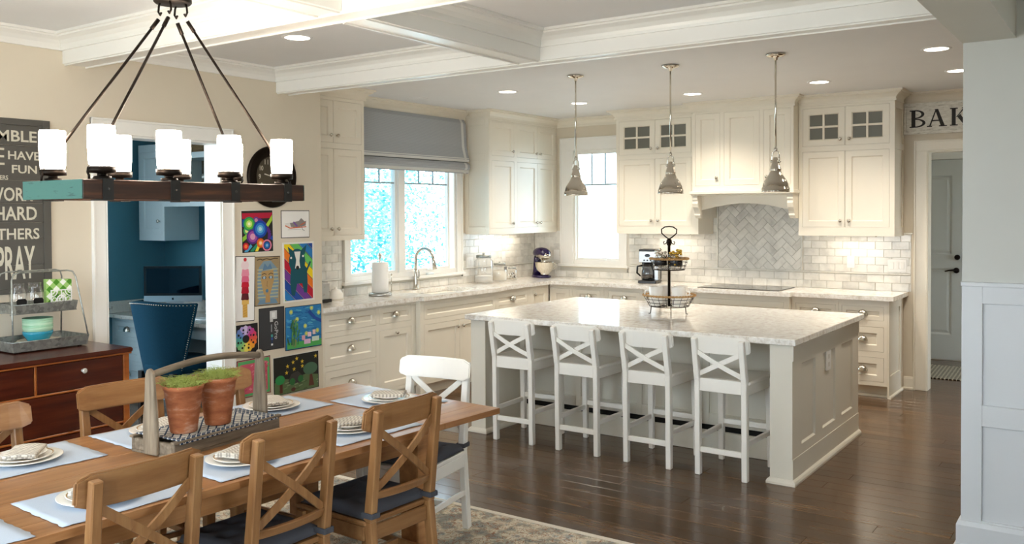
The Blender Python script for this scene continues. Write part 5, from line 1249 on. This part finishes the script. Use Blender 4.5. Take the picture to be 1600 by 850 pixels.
# ================= things on the worktops =================
# toaster
to = thing('toaster', 'brushed steel two slot toaster by the wall end', 'toaster', (.235, -3.80, CT+.0005), R(0))
B().box(-.085, .085, -.145, .145, .012, .185).done('body', M['steel'], to, .022, seg=3)
b = B(); b.box(-.088, .088, -.147, .147, .004, .030); b.box(-.055, -.02, -.10, .10, .1845, .1862); b.box(.02, .055, -.10, .10, .1845, .1862); b.box(-.012, .012, .1445, .148, .07, .15); b.box(-.03, .03, .147, .165, .135, .15)
b.lathe([(.014, 0), (.014, .002)], (-.05, .14, .001)) if False else None
for x, y in ((-.06, -.11), (.06, -.11), (-.06, .11), (.06, .11)): b.box(x-.012, x+.012, y-.012, y+.012, 0, .006)
b.done('trim', M['black'], to, .001); b = B()
b.ball((.045, .148, .06), .012); b.ball((.045, .148, .09), .008); b.done('dial', M['chrome'], to)
bt = thing('butter_dish', 'small white ceramic dish beside the toaster', 'dish', (.16, -3.45, CT+.0005)); B().lathe([(0, 0), (.075, 0), (.082, .012), (.074, .012), (.07, .05), (.045, .085), (.012, .095), (.012, .108), (0, .112)], sx=.75, sy=1.1).done('dish', M['china'], bt)
# paper towels
pt = thing('paper_towel_holder', 'steel paper towel stand left of the sink', 'towel holder', (.25, -2.975, CT+.0005)); B().lathe([(0, 0), (.105, 0), (.108, .006), (.108, .022), (.10, .028), (0, .030)], n=36).done('base', M['steel'], pt)
b = B(); b.tube([(0, 0, .03), (0, 0, .35)], .007, 8); b.lathe([(.007, .345), (.012, .352), (.008, .36), (.017, .37), (.020, .382), (.013, .395), (0, .398)]); b.done('post', M['nickel'], pt)
b = B(); b.tube([(.075, .072, .025), (.075, .072, .19)], .005, 8); b.ball((.075, .072, .195), .009); b.done('tension_arm', M['nickel'], pt)
pr_ = thing('paper_towel_roll', 'white paper towel roll on its steel stand', 'paper towels', (.25, -2.975, CT+.032)); B().lathe([(.021, 0), (.076, 0), (.0775, .002), (.0775, .278), (.076, .28), (.021, .28), (.021, 0)], n=36).done('roll', cloth('paper towel', 'f2f1ee', 150, .02), pr_)
# faucet
fa = thing('faucet', 'brushed nickel gooseneck pull-down faucet at the sink', 'faucet', (.085, -2.285, CT+.0005))
B().lathe([(0, 0), (.031, 0), (.031, .008), (.026, .012), (.024, .06), (.019, .13), (.0165, .16), (.0155, .20), (0, .20)], n=20).done('body', M['nickel'], fa)
pts = [(0, 0, .19), (0, 0, .27)]+[(.115-.115*math.cos(a), .0, .30+.115*math.sin(a)) for a in [math.pi*k/14*.92 for k in range(15)]]
b = B(); b.tube(pts, .0150, 12); b.done('gooseneck', M['nickel'], fa)
b = B(); p, q = Vector(pts[-1]), Vector((.252, 0, .212)); b.tube([p, p+(q-p)*.3, q], [.0155, .019, .022], 14); b.done('spray_head', M['nickel'], fa)
b = B(); b.lathe([(0, 0), (.015, 0), (.015, .03), (0, .034)], n=12) if False else None
b.tube([(0, .012, .10), (0, .042, .105)], .014, 10); b.tube([(0, .036, .105), (0, .050, .135), (.0, .048, .17), (0, .036, .20)], [.011, .010, .008, .006], 8); b.done('lever', M['nickel'], fa)
sc = thing('sponge', 'small pale scrubber on the window sill behind the faucet', 'sponge', (.02, -1.99, 1.0555), 0); B().box(-.018, .020, -.05, .05, 0, .022).done('sponge', cloth('scrubber', 'dfe6ea'), sc, .006)
# glass canisters
def canister(name, label, x, y, r, h, fill, fc, lid, scoop=False):
    t = thing(name, label, 'jar', (x, y, CT+.0005), 0, 'glass canisters on the corner worktop')
    B().lathe([(0, .004), (r*.9, 0), (r, .008), (r, h*.74), (r*.72, h*.82), (r*.70, h*.84), (r*.66, h*.84), (r*.68, h*.815), (r*.955, h*.735), (r*.955, .012), (0, .010)], n=32).done('glass', M['glass'], t)
    B().lathe([(0, .0125), (r*.94, .0125), (r*.94, fill*.93), (r*.6, fill), (0, fill*1.02)], n=28).done('contents', plain('contents '+name, fc, .8), t)
    B().lathe([(0, h*.842), (r*.78, h*.842), (r*.80, h*.85), (r*.80, h*.93), (r*.74, h*.94), (r*.12, h*.95), (r*.10, h*.96), (r*.14, h*.985), (r*.08, h), (0, h)], n=28).done('lid', M['zinc'], t)
    return t
cA = canister('canister', 'tallest glass canister, filled low with white flour', .16, -1.245, .104, .325, .080, 'f1eee6', 1)
cB = canister('canister', 'middle glass canister nearly full of white sugar, with a tag', .165, -.955, .084, .218, .125, 'efe9dc', 1)
cC = canister('canister', 'smallest glass canister of dark wrapped sweets', .17, -.72, .058, .150, .010, 'cfc6b4', 1)
rgm = random.Random(5); b = B(); 
for k in range(42):
    a, q = rgm.random()*6.28, .036*math.sqrt(rgm.random()); b.ball((q*math.cos(a), q*math.sin(a), .02+.06*rgm.random()), .010, .008, .007, 6, 4, m=k % 3)
b.done('sweets', [M['chrome'], M['black'], M['china']], cC, kind='stuff')
b = B(); b.tube([(.066*math.cos(a), .066*math.sin(a), .180) for a in [k*.3927 for k in range(16)]], .0015, 4, True); b.box(.087, .090, -.035, .008, .13, .165); b.done('chalk_tag', plain('slate tag', '6d6a66', .6), cB)
# stand mixer
mx = thing('stand_mixer', 'dark purple stand mixer with steel bowl in the corner', 'mixer', (.285, -.255, CT+.0005), R(62)); pu = plain('plum enamel', '1d0f3d', .08)
b = B(); b.lathe([(0, 0), (.105, 0), (.11, .008), (.108, .022), (.085, .032), (0, .034)], (.0, .03, 0), 28, sx=.95, sy=1.35); b.done('base', pu, mx)
b = B(); b.tube([(0, .135, .02), (0, .142, .10), (0, .135, .18), (0, .115, .235)], [.060, .045, .043, .048], 16); b.done('column', pu, mx)
b = B(); b.tube([(0, .175, .285), (0, .16, .287), (0, .10, .290), (0, .02, .292), (0, -.06, .288), (0, -.115, .280), (0, -.135, .276)], [.012, .045, .061, .066, .062, .048, .015], 20); b.done('head', pu, mx)
b = B(); b.tube([(0, .06, .262), (0, -.04, .262), (0, -.13, .262)], [.060, .0625, .040], 20); b.box(-.0, .0, 0, 0, 0, 0) if False else None; b.lathe([(.017, 0), (.017, .035), (.012, .045)], (0, -.05, .185), 12); b.lathe([(0, .0), (.016, .002), (.018, .014), (0, .018)], (0, -.138, .265), 12); b.done('chrome_band', M['chrome'], mx)
b = B(); b.lathe([(.0, 0), (.05, 0), (.052, .012), (.05, .018), (.085, .05), (.108, .10), (.114, .145), (.117, .150), (.114, .152), (.110, .148), (.104, .10), (.08, .052), (.04, .022), (0, .02)], (0, -.05, .034), 32); b.done('bowl', M['chrome'], mx)
b = B(); b.tube([(.112, -.05, .165), (.15, -.05, .16), (.155, -.05, .12), (.105, -.05, .10)], .006, 8); b.done('bowl_handle', M['chrome'], mx)
# coffee maker
cm = thing('coffee_maker', 'black and steel drip coffee maker under the glass upper cabinet', 'coffee maker', (1.70, -.30, CT+.0005), R(12))
b = B(); b.box(-.10, .10, -.125, .13, 0, .030); b.box(-.10, .10, .045, .13, .030, .34); b.box(-.10, .10, -.09, .13, .345, .365); b.done('housing', M['black'], cm, .006)
b = B(); b.box(-.095, .095, -.10, .125, .225, .344); b.box(.055, .099, -.02, .126, .0305, .2245); b.done('steel_front', M['steel'], cm, .004)
b = B(Matrix(((1, 0, 0, 0), (0, 0, -1, -.1), (0, 1, 0, 0), (0, 0, 0, 1)))); b.prism(circle(0, .30, .030, 20, .018), .0005, .003); b.prism(circle(-.035, .248, .009, 12), .0005, .008); b.prism(circle(.0, .248, .009, 12), .0005, .008); b.prism(circle(.035, .248, .009, 12), .0005, .008); b.done('control_panel', M['black'], cm)
b = B(); b.lathe([(0, .031), (.055, .031), (.066, .05), (.066, .12), (.05, .17), (.045, .185), (.0425, .185), (.048, .168), (.063, .118), (.063, .052), (0, .036)], (-.02, -.035, 0), 24); b.done('carafe', M['glass'], cm)
b = B(); b.lathe([(0, .037), (.062, .05), (.062, .085), (0, .085)], (-.02, -.035, 0), 24); b.done('coffee', plain('coffee', '120904', .2), cm)
b = B(); b.lathe([(0, .186), (.047, .186), (.047, .205), (.03, .215), (0, .216)], (-.02, -.035, 0), 20); b.tube([(-.066, -.06, .19), (-.115, -.08, .18), (-.12, -.08, .11), (-.085, -.065, .075)], [.010, .011, .011, .008], 8); b.done('carafe_handle', M['black'], cm)
# ================= two tier wire stand on the island =================
ws = thing('wire_basket_stand', 'two tier wire basket stand with rope rims on the island', 'stand', (3.075, -2.75, .9145), 0)
wir = M['bronze']; rope = wood('jute rope', '8f6c42', 'b48d5c', 'd0ad7c', 0, 3, .9, 0, .5)
def basket(name, z, h, r0, r1, n):
    b = B(); cir = lambda r, z: [(r*math.cos(2*math.pi*k/32), r*math.sin(2*math.pi*k/32), z) for k in range(32)]
    for f in (0, .35, .68): b.tube(cir(r0+(r1-r0)*f, z+h*f), .0022 if f else .003, 5, True)
    for k in range(n): a = 2*math.pi*k/n; b.tube([(r1*math.cos(a), r1*math.sin(a), z+h), (r0*math.cos(a), r0*math.sin(a), z), (.02*math.cos(a), .02*math.sin(a), z-.002)], .0018, 4)
    o = b.done(name, wir, ws); b = B()
    for q in (0, math.pi): b.tube([(((r1)+.004*math.cos(24*t+q))*math.cos(t), (r1+.004*math.cos(24*t+q))*math.sin(t), z+h+.004*math.sin(24*t+q)) for t in [2*math.pi*k/192 for k in range(192)]], .0048, 6, True)
    b.done('rope_rim', rope, o)
basket('lower_basket', .055, .085, .150, .198, 20); basket('upper_basket', .335, .085, .118, .146, 16)
b = B(); b.lathe([(0, .05), (.011, .05), (.011, .52), (.017, .525), (.017, .545), (.022, .552), (.018, .565), (.009, .575), (0, .576)], n=14); b.done('pole', wir, ws)
b = B(); lp = [(.0, 0, .57), (.030, 0, .588), (.062, 0, .615), (.064, 0, .645), (.035, 0, .663), (0, 0, .667), (-.035, 0, .663), (-.064, 0, .645), (-.062, 0, .615), (-.030, 0, .588)]
b.tube(lp, .005, 8, True)
for s in (-1, 1): b.tube([(s*.012, 0, .56), (s*.025, 0, .535), (s*.042, 0, .53), (s*.048, 0, .545), (s*.038, 0, .552)], .0042, 6)
b.done('loop_handle', wir, ws); b = B()
for k in range(3): a = math.pi/2+.35+k*2*math.pi/3; c, s_ = math.cos(a), math.sin(a); b.tube([(.135*c, .135*s_, .055), (.150*c, .150*s_, .052), (.155*c, .155*s_, .004), (.17*c, .17*s_, .005)], .004, 6)
b.done('leg', wir, ws)
mg = None
for x, y, rz, lab in ((-.085, -.055, 200, 'white mug at the front left of the lower wire basket'), (-.075, .075, 150, 'white mug at the back left of the lower wire basket'), (.09, -.03, 20, 'white mug at the right of the lower wire basket'), (.05, .10, 70, 'white mug at the back right of the lower wire basket')):
    if mg is None:
        mg = t = thing('mug', lab, 'mug', (3.075+x, -2.75+y, .9725), R(rz), 'white mugs in the wire stand'); t.scale = (1.18, 1.18, 1.18)
        B().lathe([(0, 0), (.036, 0), (.040, .004), (.046, .125), (.044, .126), (.037, .010), (0, .009)], n=28).done('cup', M['china'], t); B().tube([(.041, 0, .100), (.068, 0, .098), (.075, 0, .065), (.062, 0, .035), (.039, 0, .03)], .0055, 8).done('handle', M['china'], t)
    else: dup(mg, None, (3.075+x, -2.75+y, .9725), R(rz), lab)
foilg = metal('gold foil', 'c9a648', .22)
for x, y, fm, lab in ((-.062, -.03, M['chrome'], 'dark labelled jar heaped with silver balls in the upper wire basket'), (.062, -.02, foilg, 'dark labelled jar heaped with gold foil in the upper wire basket')):
    t = thing('labelled_jar', lab, 'jar', (3.075+x, -2.75+y, .9145+.3385), 0); t.scale = (1.1, 1.1, 1.15)
    B().lathe([(0, .002), (.045, 0), (.048, .006), (.048, .10), (.045, .105), (.042, .105), (.044, .10), (.044, .008), (0, .006)], n=24).done('glass', M['glass'], t)
    b = B(); b.lathe([(.0488, .025), (.0492, .026), (.0492, .068), (.0488, .069)], n=24); b.done('label_band', M['black'], t)
    b = B(); rgm = random.Random(int(x*1000)+99)
    for k in range(46):
        a, q = rgm.random()*6.28, .042*math.sqrt(rgm.random()); z = .016+.115*rgm.random()*(1-.25*(q/.042)**2)
        if z > .108: q *= 1.2
        b.ball((q*math.cos(a), q*math.sin(a), z+.008), .012, .010+.003*(k % 2), .010, 8, 5)
    b.done('foil_pieces', fm, t, kind='stuff')
# ================= back doorway: sign and mat =================
bs = thing('letter_sign', 'distressed white wooden sign with black serif capitals over the back doorway', 'sign', (4.6, -.02, 2.55), world=True)
dw_ = NT('distressed white board'); n = dw_.noise(dw_.coord((2, 1, 9)), 8, 5, .7); wm = dw_.out(dw_.ramp(n, [(.32, 'a39c8e'), (.42, 'd3cec2'), (.6, 'e6e2d8')]), .7)
SX = 5.25
B(FY(0)).box(4.235, SX-.02, 2.44, 2.665, .004, .018).done('board', wm, bs)
b = B(FY(0)); b.box(4.213, SX, 2.665, 2.700, .004, .034); b.box(4.213, SX, 2.408, 2.440, .004, .034); b.box(4.213, 4.235, 2.4405, 2.6645, .004, .030); b.box(SX-.022, SX, 2.4405, 2.6645, .004, .030); b.done('frame', wm, bs, .004)
b = B(FY(0)); lo, hi = 2.472, 2.634; w0, w1 = .0185, .021
inkl = plain('faded black lettering', '2b2827', .7); nl = lambda: b.done('letter', inkl, bs)
P = lambda *p: b.prism(list(p), w0, w1)
Rct = lambda a, c, d, e: P((a, d), (c, d), (c, e), (a, e))
Rct(4.278, 4.312, lo, hi); Rct(4.262, 4.330, lo, lo+.010); Rct(4.262, 4.330, hi-.010, hi)
for cv, r, wx in ((2.594, .0405, .078), (2.5125, .041, .088)):
    arc = lambda rr, k, wx_: [(4.312+wx_*math.cos(a), cv+rr*math.sin(a)) for a in [-math.pi/2+math.pi*i/14 for i in range(15)]]
    o_, i_ = arc(r, 0, wx), arc(r-.010, 0, wx-.026)
    for k in range(14): b.prism([o_[k], o_[k+1], i_[k+1], i_[k]], w0, w1)
nl(); b = B(FY(0))
P((4.428, lo), (4.441, lo), (4.497, hi), (4.486, hi)); P((4.532, lo), (4.566, lo), (4.507, hi), (4.480, hi)); Rct(4.452, 4.525, 2.523, 2.534); Rct(4.412, 4.456, lo, lo+.009); Rct(4.515, 4.583, lo, lo+.009); Rct(4.478, 4.508, hi-.006, hi)
nl(); b = B(FY(0))
Rct(4.622, 4.655, lo, hi); Rct(4.607, 4.672, lo, lo+.010); Rct(4.607, 4.672, hi-.010, hi); P((4.655, 2.545), (4.668, 2.552), (4.737, hi), (4.722, hi)); P((4.668, 2.552), (4.692, 2.575), (4.762, lo), (4.726, lo)); Rct(4.705, 4.755, hi-.008, hi); Rct(4.712, 4.778, lo, lo+.009)
nl()
dm = thing('door_mat', 'black and cream woven mat inside the back doorway', 'mat', (4.42, 1.13, .0005), R(3)); B().box(-.42, .42, -.42, .42, 0, .008).done('mat', M['doormat'], dm, .002)
